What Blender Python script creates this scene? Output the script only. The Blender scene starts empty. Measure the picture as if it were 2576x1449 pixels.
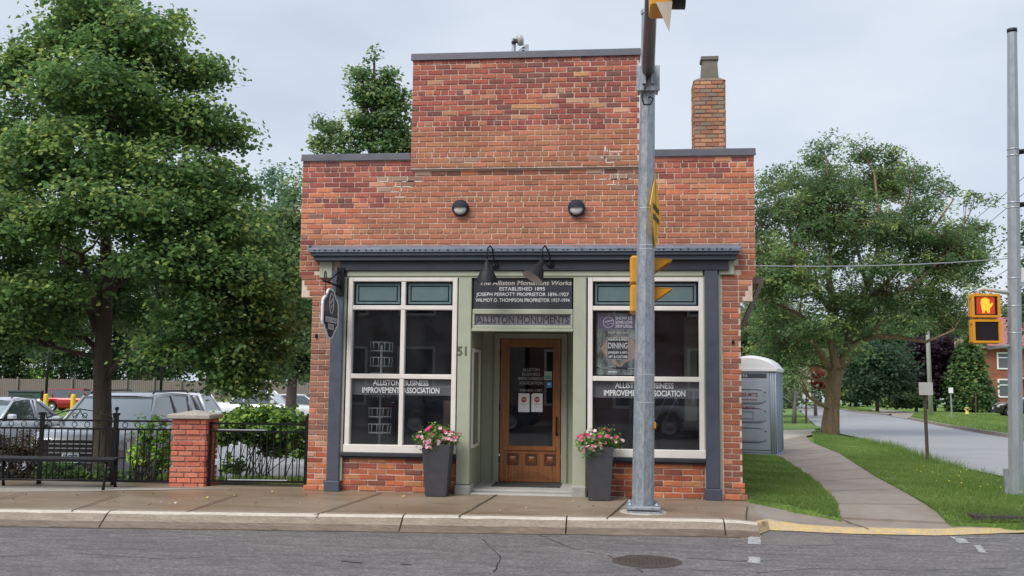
import bpy, math, random
import numpy as np
from mathutils import Vector, Matrix
SC = bpy.context.scene
COL = SC.collection
R = math.radians
random.seed(7); NR = np.random.RandomState(7)
# ------------------------------------------------------------ camera, sky, sun
FPX = 2400.; YAW = R(6); PITCH = math.atan(.1); ROLL = .011
CAM = Vector((12.9*math.sin(YAW), -12.9*math.cos(YAW), 1.5))
_fw = Vector((-math.sin(YAW)*math.cos(PITCH), math.cos(YAW)*math.cos(PITCH), math.sin(PITCH)))
_r0 = Vector((math.cos(YAW), math.sin(YAW), 0)); _u0 = _r0.cross(_fw)
_rt = math.cos(ROLL)*_r0 + math.sin(ROLL)*_u0; _up = _rt.cross(_fw)
cd = bpy.data.cameras.new('camera'); co = bpy.data.objects.new('camera', cd); COL.objects.link(co)
cd.sensor_width = 36; cd.lens = 36*FPX/2576.; cd.clip_end = 3000; cd.clip_start = .05
co.matrix_world = Matrix(((_rt.x, _up.x, -_fw.x, CAM.x), (_rt.y, _up.y, -_fw.y, CAM.y), (_rt.z, _up.z, -_fw.z, CAM.z), (0, 0, 0, 1)))
SC.camera = co
SC.view_settings.view_transform = 'Standard'; SC.view_settings.look = 'None'
SC.view_settings.exposure = .95; SC.view_settings.gamma = 1
SUN_EL, SUN_AZ = R(48), R(215)      # azimuth clockwise from +Y: behind the camera, to the left
w = bpy.data.worlds.new('World'); SC.world = w; w.use_nodes = True
nt = w.node_tree; nt.nodes.clear()
def nn(t, ty, **k):
    n = t.nodes.new(ty)
    for a, b in k.items(): setattr(n, a, b)
    return n
wo = nn(nt, 'ShaderNodeOutputWorld'); bg = nn(nt, 'ShaderNodeBackground')
sky = nn(nt, 'ShaderNodeTexSky', sky_type='NISHITA'); sky.sun_disc = False
sky.sun_elevation = SUN_EL; sky.sun_rotation = SUN_AZ; sky.air_density = 1.2; sky.dust_density = 2.5
tc = nn(nt, 'ShaderNodeTexCoord'); mp = nn(nt, 'ShaderNodeMapping'); mp.inputs['Scale'].default_value = (1, 1, 2.6)
no = nn(nt, 'ShaderNodeTexNoise'); no.inputs['Scale'].default_value = 2.3; no.inputs['Detail'].default_value = 5; no.inputs['Roughness'].default_value = .5
rp = nn(nt, 'ShaderNodeValToRGB'); rp.color_ramp.elements[0].position = .33; rp.color_ramp.elements[0].color = (3.0, 3.4, 4.05, 1)
rp.color_ramp.elements[1].position = .68; rp.color_ramp.elements[1].color = (4.2, 4.5, 4.95, 1)
mx = nn(nt, 'ShaderNodeMix', data_type='RGBA'); mx.inputs[0].default_value = .9
nt.links.new(tc.outputs['Generated'], mp.inputs['Vector']); nt.links.new(mp.outputs[0], no.inputs['Vector'])
nt.links.new(no.outputs['Fac'], rp.inputs[0]); nt.links.new(sky.outputs[0], mx.inputs[6]); nt.links.new(rp.outputs[0], mx.inputs[7])
nt.links.new(mx.outputs[2], bg.inputs[0]); bg.inputs[1].default_value = .1; nt.links.new(bg.outputs[0], wo.inputs[0])
sl = bpy.data.lights.new('sun', 'SUN'); so = bpy.data.objects.new('sun', sl); COL.objects.link(so)
sl.energy = 1.5; sl.angle = R(35); sl.color = (1, .97, .92)
sd = Vector((math.sin(SUN_AZ)*math.cos(SUN_EL), math.cos(SUN_AZ)*math.cos(SUN_EL), math.sin(SUN_EL)))
so.rotation_euler = sd.to_track_quat('Z', 'Y').to_euler(); so.location = sd*40

# ------------------------------------------------------------ picking points: a view ray cut with a plane or at a distance
def ray(px, py): return _fw + _rt*((px-1288)/FPX) - _up*((py-724.5)/FPX)
def atz(px, py, z=0.):
    v = ray(px, py); return CAM + v*((z-CAM.z)/v.z)
def aty(px, py, y=0.):
    v = ray(px, py); return CAM + v*((y-CAM.y)/v.y)
def atd(px, py, d): return CAM + ray(px, py)*d
def sst(a, b, x):
    t = min(1, max(0, (x-a)/(b-a))); return t*t*(3-2*t)
def T(x, y):
    """height of the ground: level along the main street, falling gently behind it; the car park lies lower"""
    r = (-.105*sst(-.35, -1.25, y) if y < 2 else 0) if y < 2 else (-.008*(y-2) if y < 80 else -.624-.014*(y-80))
    l = -.5*sst(.9, 4.2, y) - (.011*(y-4.2) if y > 4.2 else 0)
    k = sst(-3, 3.2, x); r *= (1 if y > 2 else sst(3.0, 3.7, x)); return l*(1-k)+r*k
def onT(px, py, off=0.):
    z = 0
    for _ in range(40):
        p = atz(px, py, z+off); z = z*.5+.5*T(p.x, p.y)
    return p
# ------------------------------------------------------------ materials
MATS = {}
def mat(name, col=(.5, .5, .5), rough=.7, metal=0., var=.0, vscale=8., bump=0., bscale=60., col2=None, spec=.5, attr=False, coat=0., stretch=None, emit=None, dist=.02):
    m = bpy.data.materials.new(name); m.use_nodes = True; t = m.node_tree; b = t.nodes['Principled BSDF']
    b.inputs['Roughness'].default_value = rough; b.inputs['Metallic'].default_value = metal
    b.inputs['Specular IOR Level'].default_value = spec; b.inputs['Coat Weight'].default_value = coat
    cs = None
    if attr:
        a = nn(t, 'ShaderNodeAttribute', attribute_name='Col'); cs = a.outputs['Color']
    if var or col2 or bump:
        c = nn(t, 'ShaderNodeTexCoord'); mpn = nn(t, 'ShaderNodeMapping'); t.links.new(c.outputs['Object'], mpn.inputs['Vector'])
        if stretch: mpn.inputs['Scale'].default_value = stretch
    if var or col2:
        n = nn(t, 'ShaderNodeTexNoise'); n.inputs['Scale'].default_value = vscale; n.inputs['Detail'].default_value = 6; n.inputs['Roughness'].default_value = .65
        t.links.new(mpn.outputs[0], n.inputs['Vector'])
        if col2:
            r = nn(t, 'ShaderNodeValToRGB'); r.color_ramp.elements[0].position = .36; r.color_ramp.elements[1].position = .66
            r.color_ramp.elements[0].color = (*col, 1); r.color_ramp.elements[1].color = (*col2, 1)
            t.links.new(n.outputs['Fac'], r.inputs[0]); cs = r.outputs[0]
        if var:
            mr = nn(t, 'ShaderNodeMapRange'); mr.inputs[1].default_value = .25; mr.inputs[2].default_value = .75
            mr.inputs[3].default_value = 1-var; mr.inputs[4].default_value = 1+var
            n2 = n
            if col2:
                n2 = nn(t, 'ShaderNodeTexNoise'); n2.inputs['Scale'].default_value = vscale*6.3; n2.inputs['Detail'].default_value = 5
                t.links.new(mpn.outputs[0], n2.inputs['Vector'])
            t.links.new(n2.outputs['Fac'], mr.inputs[0])
            mm = nn(t, 'ShaderNodeVectorMath', operation='SCALE')
            if cs: t.links.new(cs, mm.inputs[0])
            else: mm.inputs[0].default_value = col
            t.links.new(mr.outputs[0], mm.inputs['Scale']); cs = mm.outputs[0]
            mr2 = nn(t, 'ShaderNodeMapRange'); mr2.inputs[1].default_value = .3; mr2.inputs[2].default_value = .7
            mr2.inputs[3].default_value = max(.03, rough-.12); mr2.inputs[4].default_value = min(1, rough+.12)
            t.links.new(n.outputs['Fac'], mr2.inputs[0]); t.links.new(mr2.outputs[0], b.inputs['Roughness'])
    if cs: t.links.new(cs, b.inputs['Base Color'])
    else: b.inputs['Base Color'].default_value = (*col, 1)
    if bump:
        n3 = nn(t, 'ShaderNodeTexNoise'); n3.inputs['Scale'].default_value = bscale; n3.inputs['Detail'].default_value = 4
        t.links.new(mpn.outputs[0], n3.inputs['Vector'])
        bp = nn(t, 'ShaderNodeBump'); bp.inputs['Strength'].default_value = bump; bp.inputs['Distance'].default_value = dist
        t.links.new(n3.outputs['Fac'], bp.inputs['Height']); t.links.new(bp.outputs[0], b.inputs['Normal'])
    if emit:
        b.inputs['Emission Color'].default_value = (*emit[:3], 1); b.inputs['Emission Strength'].default_value = emit[3]
    MATS[name] = m; return m
def leafmat(name, trans=.55, rough=.45):
    m = bpy.data.materials.new(name); m.use_nodes = True; t = m.node_tree; b = t.nodes['Principled BSDF']
    a = nn(t, 'ShaderNodeAttribute', attribute_name='Col'); t.links.new(a.outputs['Color'], b.inputs['Base Color'])
    b.inputs['Roughness'].default_value = rough; b.inputs['Specular IOR Level'].default_value = .35
    tr = nn(t, 'ShaderNodeBsdfTranslucent'); t.links.new(a.outputs['Color'], tr.inputs[0])
    ms = nn(t, 'ShaderNodeMixShader'); ms.inputs[0].default_value = trans
    t.links.new(b.outputs[0], ms.inputs[1]); t.links.new(tr.outputs[0], ms.inputs[2]); t.links.new(ms.outputs[0], t.nodes['Material Output'].inputs[0])
    MATS[name] = m; return m
def glassmat(name, tint=(.75, .8, .8), refl=1.0, rough=.01):
    m = bpy.data.materials.new(name); m.use_nodes = True; t = m.node_tree; t.nodes.remove(t.nodes['Principled BSDF'])
    ge = nn(t, 'ShaderNodeNewGeometry'); dt = nn(t, 'ShaderNodeVectorMath', operation='DOT_PRODUCT'); t.links.new(ge.outputs['Normal'], dt.inputs[0]); t.links.new(ge.outputs['Incoming'], dt.inputs[1])
    ab = nn(t, 'ShaderNodeMath', operation='ABSOLUTE'); t.links.new(dt.outputs['Value'], ab.inputs[0])
    om = nn(t, 'ShaderNodeMath', operation='SUBTRACT'); om.inputs[0].default_value = 1; t.links.new(ab.outputs[0], om.inputs[1])
    pw = nn(t, 'ShaderNodeMath', operation='POWER'); pw.inputs[1].default_value = 5; t.links.new(om.outputs[0], pw.inputs[0])
    ml = nn(t, 'ShaderNodeMath', operation='MULTIPLY_ADD'); ml.inputs[1].default_value = .85; ml.inputs[2].default_value = .045*refl; t.links.new(pw.outputs[0], ml.inputs[0]); ml.use_clamp = True
    tr = nn(t, 'ShaderNodeBsdfTransparent'); tr.inputs[0].default_value = (*tint, 1)
    g = nn(t, 'ShaderNodeBsdfGlossy'); g.inputs['Roughness'].default_value = rough
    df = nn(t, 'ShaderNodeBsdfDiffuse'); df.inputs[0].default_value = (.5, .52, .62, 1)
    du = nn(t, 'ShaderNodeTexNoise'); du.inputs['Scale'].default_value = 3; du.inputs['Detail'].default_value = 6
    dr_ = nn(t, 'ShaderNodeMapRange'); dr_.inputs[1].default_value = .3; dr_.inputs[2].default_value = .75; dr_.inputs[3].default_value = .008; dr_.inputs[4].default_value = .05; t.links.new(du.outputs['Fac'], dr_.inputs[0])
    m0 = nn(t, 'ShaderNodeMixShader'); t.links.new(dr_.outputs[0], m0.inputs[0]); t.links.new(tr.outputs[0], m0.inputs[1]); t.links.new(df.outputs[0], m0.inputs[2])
    ms = nn(t, 'ShaderNodeMixShader'); t.links.new(ml.outputs[0], ms.inputs[0]); t.links.new(m0.outputs[0], ms.inputs[1]); t.links.new(g.outputs[0], ms.inputs[2])
    t.links.new(ms.outputs[0], t.nodes['Material Output'].inputs[0]); MATS[name] = m; return m
def brickmat(name, cols, mortar, bl=.215, ch=.0735, bump=.5, vert='XZ', sq=6):
    m = bpy.data.materials.new(name); m.use_nodes = True; t = m.node_tree; b = t.nodes['Principled BSDF']
    c = nn(t, 'ShaderNodeTexCoord'); sp = nn(t, 'ShaderNodeSeparateXYZ'); cb = nn(t, 'ShaderNodeCombineXYZ')
    t.links.new(c.outputs['Object'], sp.inputs[0]); t.links.new(sp.outputs[vert[0]], cb.inputs[0]); t.links.new(sp.outputs[vert[1]], cb.inputs[1])
    br = nn(t, 'ShaderNodeTexBrick'); br.offset = .5; br.squash = .5; br.squash_frequency = sq
    br.inputs['Scale'].default_value = 1; br.inputs['Brick Width'].default_value = bl; br.inputs['Row Height'].default_value = ch
    br.inputs['Mortar Size'].default_value = .006; br.inputs['Mortar Smooth'].default_value = .1; br.inputs['Bias'].default_value = 0
    br.inputs['Color1'].default_value = (0, 0, 0, 1); br.inputs['Color2'].default_value = (1, 1, 1, 1); br.inputs['Mortar'].default_value = (.5, .5, .5, 1)
    t.links.new(cb.outputs[0], br.inputs['Vector'])
    r = nn(t, 'ShaderNodeValToRGB'); e = r.color_ramp.elements
    for i, q in enumerate(cols):
        x = e[i] if i < 2 else e.new(.5)
        x.color = (*q, 1)
    for i in range(len(cols)): e[i].position = i/(len(cols)-1)
    for i, q in enumerate(cols): e[i].color = (*q, 1)
    t.links.new(br.outputs['Color'], r.inputs[0])
    n = nn(t, 'ShaderNodeTexNoise'); n.inputs['Scale'].default_value = 25; n.inputs['Detail'].default_value = 5; t.links.new(c.outputs['Object'], n.inputs['Vector'])
    mr = nn(t, 'ShaderNodeMapRange'); mr.inputs[3].default_value = .7; mr.inputs[4].default_value = 1.3; t.links.new(n.outputs['Fac'], mr.inputs[0])
    sc = nn(t, 'ShaderNodeVectorMath', operation='SCALE'); t.links.new(r.outputs[0], sc.inputs[0]); t.links.new(mr.outputs[0], sc.inputs['Scale'])
    mx = nn(t, 'ShaderNodeMix', data_type='RGBA'); t.links.new(br.outputs['Fac'], mx.inputs[0]); t.links.new(sc.outputs[0], mx.inputs[6]); mx.inputs[7].default_value = (*mortar, 1)
    t.links.new(mx.outputs[2], b.inputs['Base Color']); b.inputs['Roughness'].default_value = .85
    bp = nn(t, 'ShaderNodeBump'); bp.inputs['Strength'].default_value = bump; bp.inputs['Distance'].default_value = .01; bp.invert = True
    t.links.new(br.outputs['Fac'], bp.inputs['Height']); t.links.new(bp.outputs[0], b.inputs['Normal']); MATS[name] = m; return m
# ------------------------------------------------------------ mesh building
def wloc(o):
    v = Vector((0, 0, 0))
    while o is not None: v += o.location; o = o.parent
    return v
def setcol(me, cols, dom='POINT'):
    a = me.color_attributes.new('Col', 'FLOAT_COLOR', dom)
    c = np.ones((len(cols), 4), dtype=np.float32); c[:, :3] = cols; a.data.foreach_set('color', c.ravel())
def link(name, me, m, parent=None):
    o = bpy.data.objects.new(name, me); COL.objects.link(o)
    for q in (m if isinstance(m, (list, tuple)) else [m]): me.materials.append(q)
    if parent is not None: o.parent = parent
    return o
class MB:
    def __init__(s): s.v = []; s.f = []; s.c = []; s.sm = []; s.cc = None; s.mi = []; s.m = 0
    def add(s, vs, fs, smooth=False, col=None):
        k = len(s.v); s.v += [tuple(p) for p in vs]; s.f += [tuple(i+k for i in f) for f in fs]
        s.sm += [smooth]*len(fs); s.mi += [s.m]*len(fs); s.c += [col or s.cc or (.5, .5, .5)]*len(vs); return s
    def box(s, x0, x1, y0, y1, z0, z1, col=None, M=None):
        vs = [(x, y, z) for z in (z0, z1) for y in (y0, y1) for x in (x0, x1)]
        if M: vs = [M @ Vector(p) for p in vs]
        return s.add(vs, [(0, 2, 3, 1), (4, 5, 7, 6), (0, 1, 5, 4), (2, 6, 7, 3), (0, 4, 6, 2), (1, 3, 7, 5)], col=col)
    def bbox(s, x0, x1, y0, y1, z0, z1, b=.006, M=None):
        """box with chamfered edges along all sides"""
        cx, cy, cz = (x0+x1)/2, (y0+y1)/2, (z0+z1)/2; hx, hy, hz = (x1-x0)/2, (y1-y0)/2, (z1-z0)/2
        b = min(b, hx*.45, hy*.45, hz*.45); vs = []; idx = {}
        for sx in (-1, 1):
            for sy in (-1, 1):
                for sz in (-1, 1):
                    for a in range(3):
                        d = [hx-b, hy-b, hz-b]; d[a] = (hx, hy, hz)[a]
                        idx[sx, sy, sz, a] = len(vs); vs.append(Vector((cx+sx*d[0], cy+sy*d[1], cz+sz*d[2])))
        fs = []
        for a in range(3):
            for sg in (-1, 1):
                o = [i for i in range(3) if i != a]; q = []
                for u, v in ((-1, -1), (1, -1), (1, 1), (-1, 1)):
                    k = [0, 0, 0]; k[a] = sg; k[o[0]] = u; k[o[1]] = v; q.append(idx[k[0], k[1], k[2], a])
                fs.append(tuple(q))
        for a in range(3):
            o = [i for i in range(3) if i != a]
            for u in (-1, 1):
                for v in (-1, 1):
                    q = []
                    for e, fa in ((-1, o[0]), (1, o[0]), (1, o[1]), (-1, o[1])):
                        k = [0, 0, 0]; k[a] = e; k[o[0]] = u; k[o[1]] = v; q.append(idx[k[0], k[1], k[2], fa])
                    fs.append(tuple(q))
        for sx in (-1, 1):
            for sy in (-1, 1):
                for sz in (-1, 1): fs.append(tuple(idx[sx, sy, sz, a] for a in range(3)))
        if M: vs = [M @ p for p in vs]
        return s.add(vs, fs)
    def tube(s, pts, rad, n=8, cap=True, col=None, smooth=True):
        pts = [Vector(p) for p in pts]; N = len(pts)
        rs = rad if isinstance(rad, (list, tuple)) else [rad]*N
        vs = []; prev = None
        for i, p in enumerate(pts):
            t = (pts[min(i+1, N-1)]-pts[max(i-1, 0)]).normalized()
            if prev is None:
                a = Vector((0, 0, 1)) if abs(t.z) < .9 else Vector((1, 0, 0)); u = t.cross(a).normalized()
            else: u = (prev - t*prev.dot(t)).normalized()
            prev = u; v = t.cross(u)
            for k in range(n):
                an = 2*math.pi*k/n; vs.append(p+u*(rs[i]*math.cos(an))+v*(rs[i]*math.sin(an)))
        fs = [(i*n+k, i*n+(k+1) % n, (i+1)*n+(k+1) % n, (i+1)*n+k) for i in range(N-1) for k in range(n)]
        s.add(vs, fs, smooth, col)
        if cap: 
            k0 = len(s.v)-len(vs); s.f += [tuple(k0+k for k in range(n))[::-1], tuple(k0+(N-1)*n+k for k in range(n))]; s.sm += [False]*2; s.mi += [s.m]*2
        return s
    def lathe(s, prof, n=24, M=None, smooth=True, ang=2*math.pi, a0=0):
        full = abs(ang-2*math.pi) < 1e-6; cnt = n if full else n+1; vs = []
        for (r, z) in prof:
            for k in range(cnt):
                a = a0+ang*k/n; vs.append(Vector((r*math.cos(a), r*math.sin(a), z)))
        if M: vs = [M @ p for p in vs]
        fs = []
        for i in range(len(prof)-1):
            for k in range(n):
                k2 = (k+1) % cnt if full else k+1
                fs.append((i*cnt+k, i*cnt+k2, (i+1)*cnt+k2, (i+1)*cnt+k))
        return s.add(vs, fs, smooth)
    def prism(s, poly, y0, y1, M=None, col=None):
        """polygon in (x,z) extruded along y"""
        n = len(poly); vs = [Vector((x, y0, z)) for x, z in poly]+[Vector((x, y1, z)) for x, z in poly]
        if M: vs = [M @ p for p in vs]
        fs = [tuple(range(n)), tuple(range(n, 2*n))[::-1]]+[(i, (i+1) % n, n+(i+1) % n, n+i) for i in range(n)]
        return s.add(vs, fs, col=col)
    def frame(s, x0, x1, z0, z1, w, y0, y1):
        s.box(x0, x0+w, y0, y1, z0, z1); s.box(x1-w, x1, y0, y1, z0, z1); s.box(x0+w, x1-w, y0, y1, z0, z0+w); s.box(x0+w, x1-w, y0, y1, z1-w, z1); return s
    def build(s, name, m, parent=None):
        o0 = wloc(parent); me = bpy.data.meshes.new(name)
        me.from_pydata([(x-o0.x, y-o0.y, z-o0.z) for x, y, z in s.v], [], s.f); me.update()
        me.polygons.foreach_set('use_smooth', s.sm)
        o = link(name, me, m, parent)
        if isinstance(m, (list, tuple)) and len(m) > 1: me.polygons.foreach_set('material_index', s.mi)
        setcol(me, np.array(s.c, dtype=np.float32).reshape(-1, 3)) if s.c else None
        return o
def empty(name, label, cat, loc=(0, 0, 0), group=None):
    o = bpy.data.objects.new(name, None); COL.objects.link(o); o.location = loc; o.empty_display_size = .1
    return tag(o, label, cat, group)
def tag(o, label, cat, group=None, kind=None):
    if label: o['label'] = label
    if cat: o['category'] = cat
    if group: o['group'] = group
    if kind: o['kind'] = kind
    return o
def struct(o): o['kind'] = 'structure'; return o
def copy_tree(o, parent=None):
    c = o.copy(); COL.objects.link(c)
    if parent is not None: c.parent = parent
    for ch in list(o.children): copy_tree(ch, c)
    return c
def text(s, size, x, y, z, m, parent, name='lettering', xs=1., bold=0., M=None, align='CENTER', shear=0., depth=.001, sp=1.0, fit=None):
    """writing as a mesh, standing in the xz plane and read from -y; z is the middle of the line"""
    cu = bpy.data.curves.new('t', 'FONT'); cu.body = s; cu.size = size; cu.align_x = align; cu.align_y = 'CENTER'
    cu.offset = bold; cu.extrude = depth; cu.shear = shear; cu.space_character = sp; cu.resolution_u = 3
    to = bpy.data.objects.new('t', cu); COL.objects.link(to)
    dg = bpy.context.evaluated_depsgraph_get(); me = bpy.data.meshes.new_from_object(to.evaluated_get(dg))
    bpy.data.objects.remove(to); bpy.data.curves.remove(cu)
    if fit:
        wd = max(v.co.x for v in me.vertices)-min(v.co.x for v in me.vertices); xs = fit/wd
    o0 = wloc(parent)
    for v in me.vertices:
        p = Vector((v.co.x*xs+x, y-v.co.z, v.co.y+z))
        if M: p = M @ p
        v.co = p-o0
    me.materials.clear(); return link(name, me, m, parent)
# ------------------------------------------------------------ shared materials
brick_m = mat('brick_face', attr=True, rough=.85, var=.25, vscale=22, bump=.5, bscale=90, dist=.008)
def weather(m, pale=(.56, .33, .21), amt=.4, lo=.56, hi=.72, sc=16):
    t = m.node_tree; b = t.nodes['Principled BSDF']; src = b.inputs['Base Color'].links[0].from_socket
    c = nn(t, 'ShaderNodeTexCoord'); n = nn(t, 'ShaderNodeTexNoise'); n.inputs['Scale'].default_value = sc; n.inputs['Detail'].default_value = 8; n.inputs['Roughness'].default_value = .75
    mp_ = nn(t, 'ShaderNodeMapping'); mp_.inputs['Scale'].default_value = (1, 1, 2); t.links.new(c.outputs['Object'], mp_.inputs[0]); t.links.new(mp_.outputs[0], n.inputs['Vector'])
    r = nn(t, 'ShaderNodeMapRange'); r.inputs[1].default_value = lo; r.inputs[2].default_value = hi; r.inputs[3].default_value = 0; r.inputs[4].default_value = amt; t.links.new(n.outputs['Fac'], r.inputs[0])
    x = nn(t, 'ShaderNodeMix', data_type='RGBA'); t.links.new(r.outputs[0], x.inputs[0]); t.links.new(src, x.inputs[6]); x.inputs[7].default_value = (*pale, 1)
    n2 = nn(t, 'ShaderNodeTexNoise'); n2.inputs['Scale'].default_value = 1.7; n2.inputs['Detail'].default_value = 4; t.links.new(c.outputs['Object'], n2.inputs['Vector'])
    r2 = nn(t, 'ShaderNodeMapRange'); r2.inputs[1].default_value = .3; r2.inputs[2].default_value = .7; r2.inputs[3].default_value = .84; r2.inputs[4].default_value = 1.14; t.links.new(n2.outputs['Fac'], r2.inputs[0])
    s = nn(t, 'ShaderNodeVectorMath', operation='SCALE'); t.links.new(x.outputs[2], s.inputs[0]); t.links.new(r2.outputs[0], s.inputs['Scale']); t.links.new(s.outputs[0], b.inputs['Base Color'])
weather(brick_m)
mortar_m = mat('mortar', (.74, .59, .48), .95, var=.2, vscale=5, bump=.4, bscale=120, col2=(.66, .48, .37), dist=.006)
mortar_pale = mat('mortar_grey', (.42, .33, .27), .95, var=.2, vscale=4)
navy = mat('navy_paint', (.075, .085, .115), .5, var=.12, vscale=6, bump=.08, bscale=40)
navy_dark = mat('charcoal_paint', (.036, .038, .05), .5, var=.12, vscale=6)
sage = mat('sage_paint', (.40, .425, .32), .55, var=.07, vscale=5, bump=.06, bscale=50)
cream = mat('cream_paint', (.78, .74, .68), .5, var=.05, vscale=9)
white_m = mat('white_paint', (.8, .8, .8), .5, var=.03)
black_iron = mat('black_iron', (.007, .007, .009), .42, spec=.35)
coping_m = mat('coping_metal', (.15, .145, .17), .4, metal=.3, var=.1, vscale=3)
lead_m = mat('cornice_flashing', (.17, .19, .24), .45, var=.2, vscale=7, bump=.25, bscale=18, dist=.03)
galv = mat('galvanised_steel', (.25, .28, .32), .5, metal=.35, var=.3, vscale=28, stretch=(1, 1, .35), bump=.1, bscale=50, col2=(.42, .45, .49))
yellow_p = mat('signal_yellow', (.66, .29, .015), .4, var=.06, vscale=10)
sign_y = mat('sign_yellow', (.85, .48, .02), .4)
black_m = mat('matt_black', (.01, .01, .012), .5)
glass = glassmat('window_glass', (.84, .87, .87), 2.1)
stone_m = mat('grey_stone', (.36, .35, .33), .8, var=.2, vscale=14, bump=.4, bscale=40)
conc_m = mat('cast_concrete', (.42, .38, .33), .85, var=.15, vscale=10, bump=.3, bscale=60)
bark_m = mat('bark', (.11, .085, .07), .9, var=.35, vscale=9, bump=.9, bscale=18, stretch=(1, 1, .25), dist=.05)
bark_tan = mat('tan_bark', (.29, .19, .105), .9, var=.35, vscale=7, bump=.9, bscale=14, stretch=(1, 1, .25), dist=.06, col2=(.17, .125, .085))
leaf_m = leafmat('leaves')
oldwood = mat('weathered_wood', (.20, .165, .15), .85, var=.3, vscale=6, stretch=(6, 6, .5))
text_w = mat('white_lettering', (.75, .75, .75), .6)
# ------------------------------------------------------------ ground, streets, pavements
def band(L, Rr, off, nsub=1, name='x', m=None, skirt=0.):
    """strip between two polylines of ground points, following the ground"""
    n = len(L); vs = []; fs = []; K = nsub+1
    for a, b in zip(L, Rr):
        for k in range(K):
            t = k/nsub; x = a[0]+(b[0]-a[0])*t; y = a[1]+(b[1]-a[1])*t; vs.append((x, y, T(x, y)+off))
    for i in range(n-1):
        for k in range(nsub): fs.append((i*K+k, i*K+k+1, (i+1)*K+k+1, (i+1)*K+k))
    mb = MB(); mb.add(vs, fs)
    if skirt:
        rim = [i*K for i in range(n)]+[(n-1)*K+k for k in range(1, K)]+[i*K+K-1 for i in range(n-2, -1, -1)]+[k for k in range(K-2, 0, -1)]
        b0 = len(vs); mb.add([(vs[i][0], vs[i][1], vs[i][2]-skirt) for i in rim], [])
        q = len(rim); mb.f += [(rim[i], rim[(i+1) % q], b0+(i+1) % q, b0+i) for i in range(q)]; mb.sm += [False]*q; mb.mi += [0]*q
    return mb
def dens(P, step=1.):
    out = []
    for a, b in zip(P[:-1], P[1:]):
        k = max(1, int(math.dist(a[:2], b[:2])/step))
        out += [(a[0]+(b[0]-a[0])*i/k, a[1]+(b[1]-a[1])*i/k) for i in range(k)]
    return out+[tuple(P[-1][:2])]
def resample(P, n):
    P = [tuple(p[:2]) for p in P]; L = [0]
    for a, b in zip(P[:-1], P[1:]): L.append(L[-1]+math.dist(a, b))
    out = []
    for i in range(n):
        s = L[-1]*i/(n-1); k = 0
        while k < len(L)-2 and L[k+1] < s: k += 1
        t = (s-L[k])/(L[k+1]-L[k]+1e-9); out.append((P[k][0]+(P[k+1][0]-P[k][0])*t, P[k][1]+(P[k+1][1]-P[k][1])*t))
    return out
KX, KY, KS = -1.01, -2.03, .0845       # the kerb's top edge: y = KY + KS (x-KX)
def kerb_y(x): return KY+KS*(x-KX)
def dip(x): return -.09*sst(2.5, 3.7, x)
grass_base = mat('lawn_soil', (.11, .20, .035), .95, var=.35, vscale=3, bump=.6, bscale=50, col2=(.17, .27, .055), dist=.03)
asphalt = mat('asphalt', (.138, .128, .130), .75, var=.28, vscale=1.0, bump=.9, bscale=130, col2=(.18, .168, .166), dist=.012, stretch=(.4, 1.2, 1))
def speckle(m, scale, lo, hi, thr=.62, amt=.5):
    """bright and dark grains of stone over a material's own colour"""
    t = m.node_tree; b = t.nodes['Principled BSDF']; src = b.inputs['Base Color'].links[0].from_socket
    c = nn(t, 'ShaderNodeTexCoord'); v = nn(t, 'ShaderNodeTexVoronoi'); v.inputs['Scale'].default_value = scale; t.links.new(c.outputs['Object'], v.inputs['Vector'])
    sp = nn(t, 'ShaderNodeSeparateColor'); t.links.new(v.outputs['Color'], sp.inputs[0])
    mr = nn(t, 'ShaderNodeMapRange'); mr.inputs[1].default_value = 0; mr.inputs[2].default_value = 1; mr.inputs[3].default_value = lo; mr.inputs[4].default_value = hi
    pw = nn(t, 'ShaderNodeMath', operation='POWER'); pw.inputs[1].default_value = 2.5; t.links.new(sp.outputs[0], pw.inputs[0]); t.links.new(pw.outputs[0], mr.inputs[0])
    s = nn(t, 'ShaderNodeVectorMath', operation='SCALE'); t.links.new(src, s.inputs[0]); t.links.new(mr.outputs[0], s.inputs['Scale']); t.links.new(s.outputs[0], b.inputs['Base Color'])
speckle(asphalt, 48, .84, 1.5)
wetroad = mat('damp_asphalt', (.27, .265, .28), .42, var=.1, vscale=.8, col2=(.36, .355, .37), stretch=(.3, 1.2, 1), spec=.6, bump=.2, bscale=40)
lot_m = mat('car_park_asphalt', (.34, .34, .36), .35, var=.12, vscale=.6, col2=(.45, .45, .47), spec=.6)
walk_m = mat('pavement_concrete', (.215, .145, .092), .45, var=.12, vscale=.55, col2=(.34, .27, .205), stretch=(.5, 1.3, 1), bump=.25, bscale=90, dist=.006)
speckle(walk_m, 160, .86, 1.2)
walk2_m = mat('side_walk_concrete', (.25, .205, .17), .8, var=.1, vscale=.9, col2=(.31, .265, .23), bump=.25, bscale=90, dist=.006)
kerb_m = mat('kerb_concrete', (.29, .23, .175), .85, var=.28, vscale=3.2, col2=(.40, .33, .265), stretch=(1, 4, 6), bump=.8, bscale=35, dist=.02)
kerb_y_m = mat('kerb_yellow_paint', (.62, .44, .17), .7, var=.2, vscale=9, col2=(.46, .37, .26), bump=.5, bscale=40)
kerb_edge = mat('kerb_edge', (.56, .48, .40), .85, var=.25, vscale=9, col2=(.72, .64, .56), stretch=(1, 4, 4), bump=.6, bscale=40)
gutter_m = mat('gutter_silt', (.12, .085, .06), .5, var=.25, vscale=3, stretch=(.4, 3, 1), col2=(.20, .15, .11), bump=.5, bscale=30)
joint_m = mat('joint_dirt', (.06, .045, .035), .9)
mulch_m = mat('mulch', (.06, .04, .028), .95, var=.4, vscale=20, bump=1, bscale=45, dist=.05)
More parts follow.
